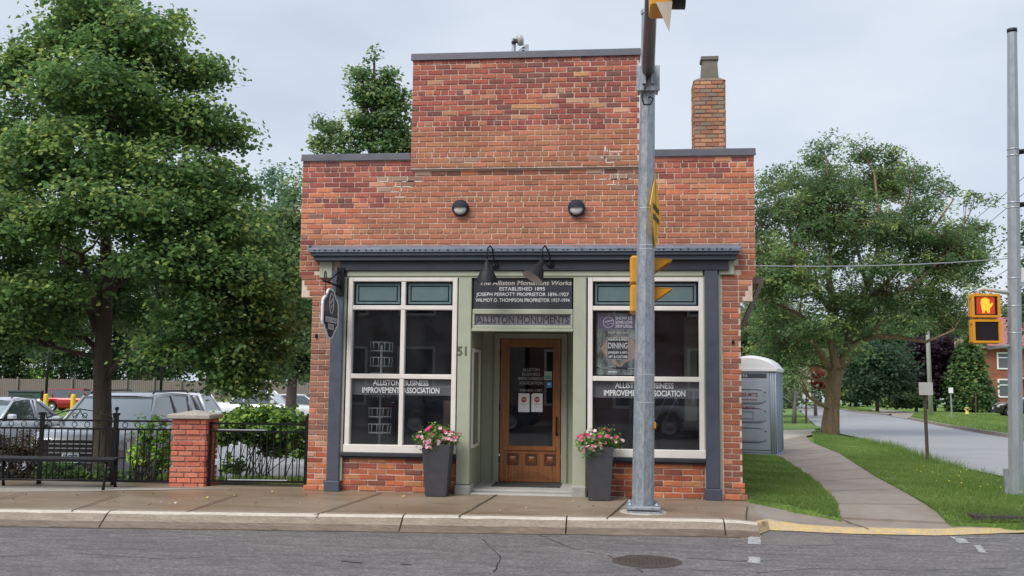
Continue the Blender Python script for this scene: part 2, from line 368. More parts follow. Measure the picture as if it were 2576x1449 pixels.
# the ground: one big sheet
xs = sorted(set([-320, -200, -120, -80, -50, -35, -25, -18]+[round(-14+.5*i, 3) for i in range(62)]+[18, 22, 28, 36, 50, 70, 100, 160, 260, 420]))
ys = sorted(set([-60, -30, -12]+[round(-4+.4*i, 3) for i in range(50)]+[17, 19, 22, 26, 30, 36, 44, 54, 66, 80, 100, 130, 170, 230, 320, 460, 700]))
def gz(x, y):
    z = T(x, y)-.03
    k = kerb_y(x)
    if y < k+.5 or (x > 2 and y < .2+.0*x and y < -.7): z = -.3
    return z
gb = MB(); nx = len(xs)
gb.add([(x, y, gz(x, y)) for y in ys for x in xs], [(j*nx+i, j*nx+i+1, (j+1)*nx+i+1, (j+1)*nx+i) for j in range(len(ys)-1) for i in range(nx-1)])
struct(gb.build('ground', grass_base))
# main road sheet
rd = MB(); rx = [-90, -60, -40]+[-30+2*i for i in range(36)]+[50, 70, 110]
def road_far(x): return kerb_y(x)-.12 if x < 3 else (-.9 if x < 30 else -.9)
vs = []
for x in rx: vs += [(x, -19.5, -.15), (x, -9, -.15), (x, max(kerb_y(x), kerb_y(min(x, 3)))+.3, -.15)]
rd.add(vs, [(3*i+j, 3*i+3+j, 3*i+4+j, 3*i+1+j) for i in range(len(rx)-1) for j in range(2)])
struct(rd.build('main_road', asphalt))
# gutter line at the foot of the kerb
gu = MB(); L = [(x, kerb_y(x)-.255-.012*math.sin(x*5.3)) for x in np.arange(-30, 2.95, .15)]; U = [(p[0], kerb_y(p[0])-.1) for p in L]
gu.add([(a[0], a[1], -.146) for a in L]+[(a[0], a[1], -.146) for a in U], [(i, i+1, len(L)+i+1, len(L)+i) for i in range(len(L)-1)])
struct(gu.build('gutter', gutter_m))
# kerb of the main street in separate cast lengths
jx = [float(atz(262, 1290).x), float(atz(1010, 1300).x), float(atz(1425, 1304).x), float(atz(1822, 1310).x)]
cuts = [-30, -26, -22, -17.5, -13.2, -9.2]+jx+[2.98]
kb = MB()
for a, b in zip(cuts[:-1], cuts[1:]):
    a += .008; b -= .008; n = max(2, int((b-a)/.25)); P = [a+(b-a)*i/n for i in range(n+1)]
    prof = [(-.16, .0), (-.135, -.03), (.0, -.03), (.018, -.0), (.045, .004), (.17, .004), (.17, -.2)]
    prof = [(-.215, -.17), (-.205, -.142), (-.135, -.085), (-.035, -.018), (.0, -.002), (.03, .005), (.16, .004), (.16, -.2)]
    vs = []
    for x in P:
        for (o, z) in prof:
            jig = .006*math.sin(x*9+z*30)+NR.uniform(-.005, .005) if o < .1 else 0
            vs.append((x, kerb_y(x)+o+jig, max(-.2, z+(NR.uniform(-.004, .004) if -.15 < z < 0 else 0)+dip(x)*min(1, (z+.15)/.13 if z < 0 else 1))))
    q = len(prof); fs = [(i*q+k, (i+1)*q+k, (i+1)*q+k+1, i*q+k+1) for i in range(n) for k in range(q-1)]
    fs += [tuple(range(q))[::-1], tuple(n*q+k for k in range(q))]
    kb.add(vs, fs)
    for i in range(n):
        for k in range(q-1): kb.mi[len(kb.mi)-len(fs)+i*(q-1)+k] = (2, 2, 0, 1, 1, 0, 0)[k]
struct(kb.build('kerb', [kerb_m, kerb_edge, gutter_m]))
# pavement slab in front of the shop: from the kerb back to the wall line
def back_y(x): return -.02 if -2.8 < x < 3.1 else (.10+.085*(x+2.8)-.02 if x <= -2.8 else -.02)
sw = MB(); SX = [-30, -24, -18, -14]+[round(-11+.5*i, 2) for i in range(28)]+[2.7, 2.9, 3.1]
vs = []
for x in SX:
    y0, y1 = kerb_y(x)+.16, (0.35 if x <= 3.1 else 0)
    for k in range(5):
        y = y0+(y1-y0)*k/4; z = .0+.03*sst(0, 1, k/4)+dip(x)*(1-k/4)
        vs.append((x, y, z))
sw.add(vs, [(i*5+k, (i+1)*5+k, (i+1)*5+k+1, i*5+k+1) for i in range(len(SX)-1) for k in range(4)])
sw.add([(SX[0], 0.35, .03), (SX[-1], 0.35, .03), (SX[-1], .35, -.5), (SX[0], .35, -.5)], [(0, 1, 2, 3)])
struct(sw.build('sidewalk', walk_m))
def jline(mb, a, b, z0, z1, w=.009):
    a = Vector((a[0], a[1], z0)); b = Vector((b[0], b[1], z1)); n = 8
    d = (b-a).normalized(); s = Vector((-d.y, d.x, 0))*w; vs = []
    for i in range(n+1):
        p = a.lerp(b, i/n)+Vector((NR.uniform(-.006, .006), 0, 0)); vs += [p-s, p+s]
    mb.add(vs, [(2*i, 2*i+1, 2*i+3, 2*i+2) for i in range(n)])
jt = MB()
for (a, b) in [((790, 1297), (960, 1240)), ((1152, 1301), (1253, 1243)), ((1527, 1305), (1590, 1250)), ((180, 1286), (300, 1243)), ((470, 1289), (600, 1243)), ((-120, 1283), (60, 1240))]:
    p, q = atz(*a, .0), atz(*b, .03); jline(jt, p, q, .006, .036)
for x in (-9, -10.7, -12.4): jline(jt, (x, kerb_y(x)+.17), (x+.1, .1), .006, .034)
struct(jt.build('sidewalk_joints', joint_m))
# corner apron that dips to the crossing, with its yellow-painted lip
def az(x, y): return -.105+.1*sst(-1.35, -.45, y)+.0
ap = MB(); A = [(3.06, .35), (3.06, -1.42)]; 
top = [(2.6, 3.4, .9), ]
cols_ = [2.62, 2.8, 3.06, 3.3, 3.6, 4.0, 4.4, 4.8, 5.25, 5.7, 6.2, 6.8, 7.6, 9, 11, 14, 18]
def ap_front(x):
    if x < 3.0: return kerb_y(x)+.05
    pts = [(3.0, -1.27), (4.03, -1.40), (4.99, -1.36), (6.14, -.92), (7.6, -.4), (9, .5), (11, 2), (14, 3.2), (18, 4)]
    for a, b in zip(pts[:-1], pts[1:]):
        if x <= b[0]: return a[1]+(b[1]-a[1])*(x-a[0])/(b[0]-a[0])
    return pts[-1][1]
def ap_z(x, f): # f 0 at the lip, 1 at the back
    lip = dip(x)-.015*sst(3, 4, x); return lip+(0.004-lip)*sst(.1, .9, f)
vs = []
for x in cols_:
    y0 = ap_front(x)+(.1 if x < 3 else .02); y1 = max(y0+1.1, .3 if x < 6 else -1)
    for k in range(7):
        f = k/6; y = y0+(y1-y0)*f; vs.append((x, y, T(x, y)+.002 if x > 3.7 else ap_z(x, f)))
ap.add(vs, [(i*7+k, (i+1)*7+k, (i+1)*7+k+1, i*7+k+1) for i in range(len(cols_)-1) for k in range(6)])
struct(ap.build('corner_apron', walk2_m))
yl = MB(); vs = []; XX = list(np.arange(2.97, 7.7, .18))
for x in XX:
    y0 = ap_front(x); z = ap_z(x, 0)
    vs += [(x, y0-.115-NR.uniform(0, .012), -.142), (x, y0-.05, z-.012+NR.uniform(-.004, .004)), (x, y0-.02, z+.004), (x, y0+.04+NR.uniform(0, .015), z+.012)]
yl.add(vs, [(i*4+k, (i+1)*4+k, (i+1)*4+k+1, i*4+k+1) for i in range(len(XX)-1) for k in range(3)])
struct(yl.build('yellow_kerb', kerb_y_m))
jt = MB()
for (a, b) in [((1880, 1260), (1878, 1318)), ((2110, 1303), (2185, 1322)), ((2052, 1306), (2240, 1312)), ((2100, 1302), (2330, 1307))][:3]:
    p, q = onT(*a), atz(*b, -.06); jline(jt, p, q, ap_z(p.x, (p.y-ap_front(p.x))/1.4)+.006, ap_z(q.x, max(0, (q.y-ap_front(q.x))/1.4))+.008)
struct(jt.build('apron_joints', joint_m))
# side street
def gp(lst, off=0.): return [tuple(onT(x, y, off))[:2] for x, y in lst]
roadL = [(9.4, -.9), (8.6, 1.5), (8.1, 3.4), (8.1, 5)]+gp([(2370, 1168), (2310, 1150), (2240, 1122), (2150, 1099), (2065, 1082), (2040, 1060), (2025, 1045), (2010, 1032), (2000, 1024), (1990, 1018)])
roadR = [(19, -.9), (17.5, 4), (17.6, 9), (18.2, 13)]+gp([(2640, 1120), (2538, 1102), (2472, 1091), (2384, 1076), (2283, 1055), (2236, 1046), (2159, 1038), (2100, 1030), (2050, 1023), (2014, 1017)])
struct(band(resample(roadL, 60), resample(roadR, 60), .012, 8).build('side_road', wetroad))
struct(band([(8.6, -1.3), (9.2, -.2)], [(25, -1.6), (20, -.2)], -.10, 4).build('road_mouth', wetroad))
# far kerb of the side street, and its verge
def kerbline(P, off, w, h, name, m):
    P = dens(P, 1.5); mb = MB(); vs = []
    for i, p in enumerate(P):
        a = P[max(0, i-1)]; b = P[min(len(P)-1, i+1)]; d = Vector((b[0]-a[0], b[1]-a[1], 0)).normalized(); s = Vector((d.y, -d.x, 0))
        z = T(p[0], p[1]); q = Vector((p[0], p[1], z))
        for o, hh in ((0, -.02), (.01, h), (w, h), (w+.01, -.02)): vs.append(q+s*(o*off)+Vector((0, 0, hh)))
    n = len(P); mb.add(vs, [(i*4+k, (i+1)*4+k, (i+1)*4+k+1, i*4+k+1) for i in range(n-1) for k in range(3)]); return struct(mb.build(name, m))
kerbline(gp([(2700, 1135), (2538, 1102), (2472, 1091), (2384, 1076), (2283, 1055)]), 1, .18, .13, 'far_kerb', walk2_m)
kerbline(gp([(2236, 1046), (2159, 1038), (2100, 1030), (2050, 1022)]), 1, .18, .13, 'far_kerb', walk2_m)
# walk beside the shop
walkL = [(4.02, -.9), (4.13, -.4), (4.24, .17), (4.59, 3.41), (4.96, 8.24), (5.05, 10), (5.2, 12)]+gp([(1955, 1112)])
walkR = [(5.23, -1.0), (5.24, -.6), (5.45, 1.2), (5.75, 4.0), (6.65, 10.53), (7.0, 15.5)]+gp([(2026, 1096)])
walkL, walkR = resample(walkL, 24), resample(walkR, 24)
struct(band(walkL, walkR, .03, 3, skirt=.1).build('side_walk', walk2_m))
jt = MB()
for i in (1, 3, 5, 7, 9, 11, 13, 15, 17, 19, 21):
    a, b = walkL[i], walkR[i]; jline(jt, a, b, T(*a)+.036, T(*b)+.036, .007)
struct(jt.build('side_walk_joints', mat('faint_joint', (.13, .10, .08), .9)))
drive_pts = gp([(1950, 1112), (2062, 1092), (2045, 1078), (1950, 1084)])
struct(MB().add([(x, y, T(x, y)+.022) for x, y in drive_pts], [(0, 1, 2, 3)]).build('driveway', conc_m))
drive2 = gp([(2236, 1047), (2284, 1056), (2330, 1040), (2200, 1029), (2180, 1033)])
struct(MB().add([(x, y, T(x, y)+.03) for x, y in drive2], [(0, 1, 2, 3, 4)]).build('driveway', walk2_m))
# lawns (the soil under the grass)
lawns = []
def lawn(Lp, Rp, off, n=20, k=8, skirt=.1):
    Lr, Rr = resample(Lp, n), resample(Rp, n); struct(band(Lr, Rr, off, k, skirt=skirt).build('lawn', grass_base)); lawns.append((Lr, Rr, off))
lawn([(3.08, -.02), (3.05, 3), (3.05, 7), (3.05, 12)], [(4.04, -1.02), (4.24, .17), (4.59, 3.41), (4.96, 8.24), (5.05, 12)], .035)
strip_R = [(6.0, -1.05), (7.2, -.55), (8.2, .6), (7.75, 2.83), (7.7, 4.78), (7.9, 7.4), (8.0, 9.0), (8.6, 13.3), (8.74, 17.58)]+gp([(2068, 1088)])
lawn([(5.25, -1.12), (5.3, -.4), (5.45, 1.2), (5.75, 4.0), (6.65, 10.53), (7.13, 15.5)]+gp([(2042, 1092)]), strip_R, .05, 40, 10)
lawn(gp([(1960, 1070), (1960, 1075), (1960, 1084)]), gp([(2060, 1073), (2066, 1078), (2050, 1081)]), .03, 4, 4)
lawn(gp([(1960, 1040), (1960, 1045), (1960, 1052)]), gp([(2010, 1043), (2020, 1049), (2032, 1058)]), .03, 4, 4)
lawn(gp([(2290, 1056), (2384, 1075), (2472, 1090), (2538, 1101), (2700, 1133)]), gp([(2300, 1040), (2390, 1041), (2480, 1043), (2560, 1049), (2780, 1062)]), .07, 16, 8)
lawn(gp([(2226, 1044), (2159, 1036), (2100, 1028), (2050, 1020)]), gp([(2180, 1031), (2140, 1026), (2100, 1021), (2060, 1015)]), .07, 8, 4)
# sheets behind the fence on the left: verge and car park
struct(band(resample([(-14, 3.4), (-8, 3.0), (-4.2, 2.2), (-2.85, 2.6)], 12), resample([(-30, 90), (-20, 90), (-5, 90), (12, 90)], 12), .01, 40).build('car_park', lot_m))
struct(band([(-14+i*.5, -.25+.085*(-14+i*.5+7)) for i in range(23)], [(-14+i*.5, 1.0 if -14+i*.5 > -5 else 2.3) for i in range(23)], .0, 3, skirt=.05).build('planting_bed', mulch_m))
lawn([(-14, 2.3), (-8, 2.2), (-4.6, 1.6), (-4.2, .95), (-2.85, .95)], [(-14, 3.4), (-8, 3.1), (-2.85, 2.5)], .02, 14, 4)
pale_slab = mat('pale_slab', (.36, .335, .30), .7, var=.12, vscale=2, bump=.2, bscale=80)
ps_ = [atz(x, y, .03) for x, y in [(-160, 1227), (120, 1229), (430, 1232), (620, 1237), (560, 1243), (420, 1247), (250, 1250), (-160, 1255)]]
def swz(x, y): 
    a = kerb_y(x)+.16; return .03*sst(0, 1, (y-a)/(.35-a))+dip(x)*(1-(y-a)/(.35-a))
mbp = MB(); vs = []; XS = np.arange(-13, -3.6, .2)
for x in XS:
    y1 = .1+.085*(x+2.8)-.12; y0 = y1-.55*(1-sst(-6.6, -3.6, x))-.03+.02*math.sin(x*7); vs += [(x, y0+(y1-y0)*k/3, swz(x, y0+(y1-y0)*k/3)+.004) for k in range(4)]
mbp.add(vs, [(i*4+k, (i+1)*4+k, (i+1)*4+k+1, i*4+k+1) for i in range(len(XS)-1) for k in range(3)]); struct(mbp.build('sidewalk_slab', pale_slab))
# painted marks, manhole, drain
mk = mat('worn_road_paint', (.5, .5, .5), .7, var=.5, vscale=18, col2=(.2, .2, .2))
mb = MB()
def mark(a, b, wd):
    a, b = atz(*a, -.15), atz(*b, -.15); d = (b-a).normalized(); s = Vector((-d.y, d.x, 0))*wd/2; n = 6; vs = []
    for i in range(n+1):
        p = a.lerp(b, i/n); p.z = -.146; j = Vector((NR.uniform(-.015, .015), 0, 0)); vs += [p-s+j, p+s+j]
    mb.add(vs, [(2*i, 2*i+1, 2*i+3, 2*i+2) for i in range(n)])
mark((1899, 1347), (1897, 1370), .13); mark((1898, 1402), (1897, 1418), .11); mark((2405, 1351), (2428, 1367), .12); mark((2455, 1372), (2476, 1392), .07); mark((2400, 1353), (2576, 1355), .03)
struct(mb.build('crosswalk_lines', mk))
crack = mat('crack_tar', (.03, .03, .032), .6)
mb = MB()
def crk(pts, w):
    pts = [atz(*p, -.15) for p in pts]; vs = []
    P = []
    for a, b in zip(pts[:-1], pts[1:]): P += [a.lerp(b, i/6) for i in range(6)]
    for i, p in enumerate(P):
        ww = w*NR.uniform(.4, 1.3); vs += [(p.x+NR.uniform(-.02, .02), p.y-ww, -.1465), (p.x, p.y+ww, -.1465)]
    mb.add(vs, [(2*i, 2*i+1, 2*i+3, 2*i+2) for i in range(len(P)-1)])
crk([(1345, 1340), (1440, 1380), (1530, 1398), (1640, 1449)], .006); crk([(1730, 1405), (1850, 1412), (1990, 1408)], .008); crk([(860, 1412), (925, 1418)], .02)
crk([(2090, 1348), (2110, 1372)], .03); crk([(1600, 1430), (1900, 1440)], .006); crk([(1010, 1420), (1040, 1422)], .02); crk([(2200, 1350), (2300, 1362)], .006); crk([(-40, 1402), (200, 1393), (420, 1407), (560, 1399)], .004); crk([(1900, 1442), (2050, 1430), (2300, 1436), (2576, 1428)], .005); crk([(1200, 1346), (1260, 1400), (1240, 1449)], .003)
struct(mb.build('road_cracks', crack))
patch = mat('asphalt_patch', (.175, .155, .148), .8, var=.2, vscale=4); speckle(patch, 90, .8, 1.4)
pp = [atz(x, y, -.15) for x, y in [(1870, 1349), (1995, 1347), (2105, 1350), (2100, 1371), (1990, 1374), (1885, 1368), (1855, 1358)]]
struct(MB().add([(p.x, p.y, -.1475) for p in pp], [tuple(range(len(pp)))[::-1]]).build('road_patch', patch))
iron_m = mat('rusty_iron', (.085, .068, .06), .7, metal=.3, var=.35, vscale=20, bump=.4, bscale=60)
mh = empty('manhole_cover', 'round rusty iron manhole cover set in the main road', 'manhole', (1.68, -3.57, -.15))
m = MB(); mm = Matrix.Translation((1.68, -3.57, -.147)); m.lathe([(.0, .004), (.245, .004), (.255, .001)], 40, mm); 
for i in range(-6, 7):
    for j in range(-6, 7):
        if i*i+j*j < 32: m.box(1.68+i*.04-.012, 1.68+i*.04+.012, -3.57+j*.04-.012, -3.57+j*.04+.012, -.143, -.140)
m.build('lid', iron_m, mh)
m = MB(); m.lathe([(.26, .0), (.265, .007), (.30, .006), (.325, .0)], 40, mm); m.build('rim', iron_m, mh)
DZ = T(5.86, -.84)
dr = empty('drain_grate', 'rusty flat drain grate lying in the grass by the corner', 'drain grate', (5.86, -.84, 0.05))
m = MB()
for i in range(15): m.box(5.58+i*.04, 5.60+i*.04, -.98, -.70, DZ+.05, DZ+.085)
m.build('grate', iron_m, dr); m = MB(); m.box(5.55, 6.19, -1.01, -.98, DZ, DZ+.088); m.box(5.55, 6.19, -.70, -.67, DZ, DZ+.088); m.box(5.55, 5.575, -.98, -.70, DZ, DZ+.088); m.box(6.165, 6.19, -.98, -.70, DZ, DZ+.088); m.build('frame', iron_m, dr)
# ------------------------------------------------------------ the shop
BR = random.Random(11)
def pick(pal): 
    c = BR.choice(pal); k = BR.uniform(.9, 1.1); g = sum(c)/3; return tuple(min(1, (q*.88+g*.12)*1.05*k*(1.06, 1., .9)[i]) for i, q in enumerate(c))
UNI = [(.42, .145, .082), (.44, .155, .088), (.40, .13, .078), (.41, .145, .08), (.38, .135, .08), (.46, .165, .10)]
HEAD = [(.41, .17, .085), (.35, .145, .075), (.38, .155, .08), (.43, .18, .095)]
DARK = [(.31, .08, .065), (.24, .06, .052), (.38, .085, .06), (.27, .065, .058), (.42, .125, .08), (.20, .075, .068), (.40, .10, .07), (.36, .09, .07), (.30, .07, .06), (.25, .085, .07), (.44, .14, .09)]
PALE = [(.52, .26, .17), (.46, .20, .12), (.55, .30, .20), (.40, .17, .11), (.50, .25, .11)]
ORNG = [(.60, .19, .085), (.55, .17, .08), (.62, .23, .12), (.50, .14, .07), (.58, .24, .14)]
BASEB = [(.50, .125, .042), (.42, .10, .04), (.34, .08, .04), (.55, .17, .065), (.28, .07, .045), (.45, .14, .06), (.20, .07, .05), (.50, .20, .09)]
PIER = [(.30, .14, .10), (.34, .155, .105), (.25, .11, .08), (.36, .18, .13), (.38, .16, .10)]
PIER_R = [(.37, .13, .08), (.33, .12, .08), (.28, .10, .07), (.40, .16, .10), (.36, .11, .06)]
CH = .0736
def wallcol(x, z, header):
    tower = z > 4.44 and -1.43 < x < 1.73
    r = BR.random()
    if tower:
        if z > 4.98+.05*math.sin(x*3):
            pale = .05+.35*math.exp(-((z-5.33)/.16)**2)*(.3+.7*math.exp(-((x+.5)/.7)**2))
            if r < pale: return pick(PALE)
            return pick(DARK)
        if z < 4.6 and r < .12: return (.36, .22, .16)
        if z < 4.53: return pick(HEAD+UNI[:2])
        return pick(UNI+HEAD)
    w = math.exp(-(((x+1.45)/.25)**2+((z-4.27)/.10)**2))+math.exp(-(((x-1.5)/.35)**2+((z-4.28)/.13)**2))
    if BR.random() < .75*w: return pick([(.36, .24, .19), (.28, .15, .12), (.24, .12, .09)])
    if x < -1.35:
        if z > 4.02+.05*math.sin(x*5) and (x < -1.75 or z > 4.3): 
            if 4.2 < z < 4.28: return pick(PALE[:2]+DARK[:2]) if r < .8 else pick(DARK)
            return pick(ORNG[:1]) if r < .04 else pick(DARK)
        if z > 3.9 and x < -1.9: return pick(DARK+ORNG+PALE)
        if z > 3.45 and x < -2.15-.42*(3.9-z): return pick(ORNG) if r < .85 else pick(PIER)
        if z < 3.45 and x < -2.5: return pick(PIER_R+DARK[:2])
    if x > 1.75:
        if z > 4.28: return pick(ORNG) if (x > 2.95-.6*(z-4.28) and r < .6) else pick(DARK)
        if z > 4.20: return pick(PALE)
        if z > 3.98: return pick(ORNG) if (x > 1.95+(4.2-z)*1.6) else pick(UNI)
        if z < 3.4 and x > 2.9: return pick(PIER_R)
    if z < 3.4 and r < .15: return pick(PALE[:2]+DARK[:3])
    if z > 4.37: return pick([(.20, .08, .05), (.15, .06, .045), (.26, .10, .06), (.42, .12, .05)]) if r < .7 else pick(UNI)
    return pick(HEAD) if header else pick(UNI)
def laybricks(mb, x0, x1, z0, z1, y, colf, off=0, holes=(), hd=6, hphase=0, prot=.008, bl=.2155, ragL=0., M=None, irr=1.):
    n = int(round((z1-z0)/CH)); ch = (z1-z0)/n
    for i in range(n):
        za = z0+i*ch+.0075; zb = z0+(i+1)*ch-.0075; header = hd and (i+hphase) % hd == 0
        L = bl/2 if header else bl
        x = x0-(.5*L if (i % 2) else 0)-(.25*L if header else 0)
        sag = .0
        while x < x1:
            a, b = max(x, x0)+.007, min(x+L, x1)-.007; x += L
            if b-a < .02: continue
            cx, cz = (a+b)/2, (za+zb)/2
            if any(h[0] < cx < h[1] and h[2] < cz < h[3] for h in holes): continue
            c = colf(cx, cz, header); p = prot+BR.uniform(-.003, .004)*irr
            j = lambda s=.0022: BR.uniform(-s, s)*irr
            e = .006
            o = [(a+j(), za+j()), (b+j(), za+j()), (b+j(), zb+j()), (a+j(), zb+j())]
            inn = [(o[0][0]+e, o[0][1]+e), (o[1][0]-e, o[1][1]+e), (o[2][0]-e, o[2][1]-e), (o[3][0]+e, o[3][1]-e)]
            vs = [Vector((q[0], y+.002, q[1])) for q in o]+[Vector((q[0], y-p*.75, q[1])) for q in o]+[Vector((q[0], y-p+j(.001), q[1])) for q in inn]
            if M: vs = [M @ v for v in vs]
            fs = [(k, (k+1) % 4, 4+(k+1) % 4, 4+k) for k in range(4)]+[(4+k, 4+(k+1) % 4, 8+(k+1) % 4, 8+k) for k in range(4)]+[(8, 9, 10, 11)]
            mb.add(vs, fs, col=c)
shop = empty('brick_shop', 'single storey brick shop with stepped parapet and sage and navy storefront', 'shop', (0, 0, .0))
m = MB()
# upper wall: one course pattern from z 2.95 to 4.59
z0u = 2.952; nz = 22; z1u = z0u+nz*CH
def upcol(x, z, h): return wallcol(x, z, h)
laybricks(m, -2.985, 3.25, z0u, z1u, 0, upcol, holes=[(-2.70, 2.985, 0, 3.16), (-1.42, 1.72, 4.44, 9)], hphase=4+6)
laybricks(m, -1.43, 1.725, 4.452, 4.452+21*CH, -.045, upcol, hphase=4)
# piers and corbels
def pl(x, z, h): 
    if z < .8 and z < .55+BR.uniform(0, .3): return pick(ORNG[:2]+BASEB[:4]+PALE[:1])
    return pick(PIER) if BR.random() < .85 else pick(ORNG[:2]+PIER_R)
def pr(x, z, h):
    if z < .2: return pick(PALE[:2]+ORNG[:2]+PIER_R)
    return pick(PIER_R) if BR.random() < .9 else pick(ORNG)
laybricks(m, -2.785, -2.50, .03+CH*1, .03+CH*36, 0, pl, hd=0)
laybricks(m, -2.83, -2.50, .02, .03+CH, 0, lambda x, z, h: pick(ORNG), hd=0, prot=.02)
for k, xx in enumerate((-2.83, -2.87, -2.91, -2.95)): laybricks(m, xx, -2.50, .03+CH*(36+k), .03+CH*(37+k), 0, lambda x, z, h: pick(PIER_R+DARK[:2]), hd=0)
laybricks(m, 2.80, 3.045, .03+CH*3, .03+CH*35, 0, pr, hd=0)
laybricks(m, 2.80, 3.075, .03+CH, .03+CH*3, 0, lambda x, z, h: pick(PIER[:3]+ORNG[:2]), hd=0, prot=.016)
laybricks(m, 2.80, 3.11, .02, .03+CH, 0, lambda x, z, h: pick(ORNG+PALE), hd=0, prot=.022)
for k, xx in enumerate((3.07, 3.11, 3.15, 3.19, 3.225)): laybricks(m, 2.80, xx, .03+CH*(35+k), .03+CH*(36+k), 0, pr, hd=0)
# bulkheads under the windows
bc = lambda x, z, h: pick(BASEB)
laybricks(m, -2.31, -.72, .03, .48, 0, bc, hd=0, bl=.25, irr=1.8); laybricks(m, 1.02, 2.56, .03, .48, 0, bc, hd=0, bl=.25, irr=1.8)
wall = m.build('brick_wall', brick_m, shop)
m = MB()
for k in range(46):
    cx, cz, yy = [(-1.45, 4.27, -.006), (1.5, 4.27, -.006), (1.35, 4.6, -.052)][k % 3]; zz = z0u+round((cz+NR.normal()*.07-z0u)/CH)*CH; xx = cx+NR.normal()*.16
    if k % 2: m.box(xx-.04-abs(NR.normal())*.04, xx+.05, yy-.002, yy+.003, zz-.006, zz+.006)
    else: m.box(xx-.005, xx+.006, yy-.002, yy+.003, zz, zz+CH)
m.build('efflorescence', mat('lime_bloom', (.72, .66, .60), .95, var=.3, vscale=40), wall)
m = MB()
m.box(-2.98, -1.43, .002, .30, 2.95, 4.59); m.box(1.72, 3.245, .002, .30, 2.95, 4.59); m.box(-1.43, 1.72, .002, .30, 2.95, 4.44)
m.box(-1.425, 1.722, -.043, .30, 4.44, 5.995)
m.box(-2.78, -2.40, .002, .30, 0, 2.66); m.box(2.65, 3.04, .002, .30, 0, 2.62)
m.box(-2.94, -2.40, .002, .28, 2.66, 2.95); m.box(2.65, 3.20, .002, .28, 2.62, 2.95)
m.box(-2.40, -.70, .002, .14, 0, .50); m.box(1.0, 2.65, .002, .14, 0, .50)
m.build('mortar', mortar_m, wall)
sidebrick = brickmat('side_brick', [(.17, .04, .038), (.32, .11, .07), (.26, .08, .05), (.42, .15, .09), (.30, .10, .06)], (.36, .25, .2), vert='YZ')
m = MB(); m.box(-2.78, -2.55, .30, 12, 0, 3.9); m.build('side_wall', sidebrick, shop); m = MB(); m.box(2.85, 3.04, .30, 12, 0, 3.9); m.build('side_wall', sidebrick, shop)
backb = brickmat('back_brick', [(.17, .04, .038), (.32, .11, .07), (.26, .08, .05)], (.36, .25, .2))
m = MB(); m.box(-2.55, 2.85, 11.8, 12, 0, 3.9); m.build('side_wall', backb, shop)
roof_m = mat('roof_felt', (.05, .05, .055), .9, var=.2)
m = MB(); m.box(-2.7, 2.95, .31, 11.95, 3.7, 3.78); m.build('roof', roof_m, shop)
# coping
m = MB()
def coping(a, b, z, y=-.03):
    m.bbox(a, b, y, .33, z, z+.085, .008); m.box(a-.002, b+.002, y-.006, y+.02, z-.012, z+.012)
coping(-3.0, -1.435, 4.592); coping(1.73, 3.265, 4.592); coping(-1.45, 1.742, 5.998, -.075)
m.build('coping', coping_m, shop)
# eave board of the side roof seen past the corner
m = MB(); m.add([(3.10, .5, 2.30), (3.36, .5, 2.90), (3.42, .5, 2.90), (3.15, .5, 2.28), (3.10, .62, 2.30), (3.36, .62, 2.90), (3.42, .62, 2.90), (3.15, .62, 2.28)], [(0, 1, 2, 3), (7, 6, 5, 4), (0, 4, 5, 1), (1, 5, 6, 2), (2, 6, 7, 3), (3, 7, 4, 0)])
m.box(3.04, 3.42, .5, 9, 2.90, 2.97); m.box(3.04, 3.40, .55, 9, 2.97, 3.0)
m.build('eave_bracket', mat('eave_board', (.22, .18, .155), .7, var=.2), shop)
# cornice
m = MB(); X0, X1 = -2.80, 3.03
prof = [(0, 3.375), (-.06, 3.37), (-.20, 3.315), (-.215, 3.30)]
m.add([(x, y, z) for x in np.linspace(X0, X1, 60) for (y, z) in [(p[0]+NR.uniform(-.003, .003), p[1]+NR.uniform(-.003, .003)) for p in prof]], [(i*4+k, (i+1)*4+k, (i+1)*4+k+1, i*4+k+1) for i in range(59) for k in range(3)])
m.box(X0, X1, -.214, .0, 3.262, 3.302); m.box(X0, X0+.01, -.2, 0, 3.30, 3.37); m.box(X1-.01, X1, -.2, 0, 3.30, 3.37)
m.build('cornice_flashing', lead_m, shop)
m = MB(); m.bbox(X0+.03, X1-.03, -.19, -.001, 3.215, 3.262); m.bbox(X0+.06, X1-.05, -.15, -.001, 3.155, 3.215)
m.build('cornice', navy, shop)
m = MB(); x = X0+.08
while x < X1-.05:
    m.box(x, x+.018+BR.uniform(0, .012), -.218, -.21, 3.275, 3.292); x += BR.uniform(.06, .12)
m.build('cornice_vents', black_m, shop)
m = MB(); m.bbox(-2.375, 2.885, -.09, -.001, 3.02, 3.155); m.build('fascia', navy_dark, shop)
# pilasters
for a, b in ((-2.49, -2.315), (2.57, 2.745)):
    m = MB(); m.bbox(a, b, -.085, -.001, .165, 3.02, .01); m.bbox(a-.02, b+.02, -.115, -.001, .02, .17, .012); m.build('pilaster', navy, shop)
m = MB()
m.box(-2.505, -2.49, -.03, .0, .17, 3.0); m.box(-2.315, -2.285, -.05, .0, .17, 2.94); m.box(2.745, 2.775, -.03, .0, .17, 2.98); m.box(2.553, 2.57, -.05, .0, .5, 2.94)
m.bbox(-2.68, -2.50, -.05, -.001, 2.925, 3.155); m.bbox(2.76, 2.965, -.05, -.001, 2.965, 3.155)
m.bbox(-2.285, 2.553, -.06, -.001, 2.945, 3.02)
m.box(-2.285, 2.553, -.045, 0, 2.925, 2.945)
m.build('green_trim', sage, shop)
for a, b in ((-.725, -.545), (.835, 1.01)):
    m = MB(); m.bbox(a, b, -.05, .1, .15, 2.925, .008); m.build('green_post', sage, shop)
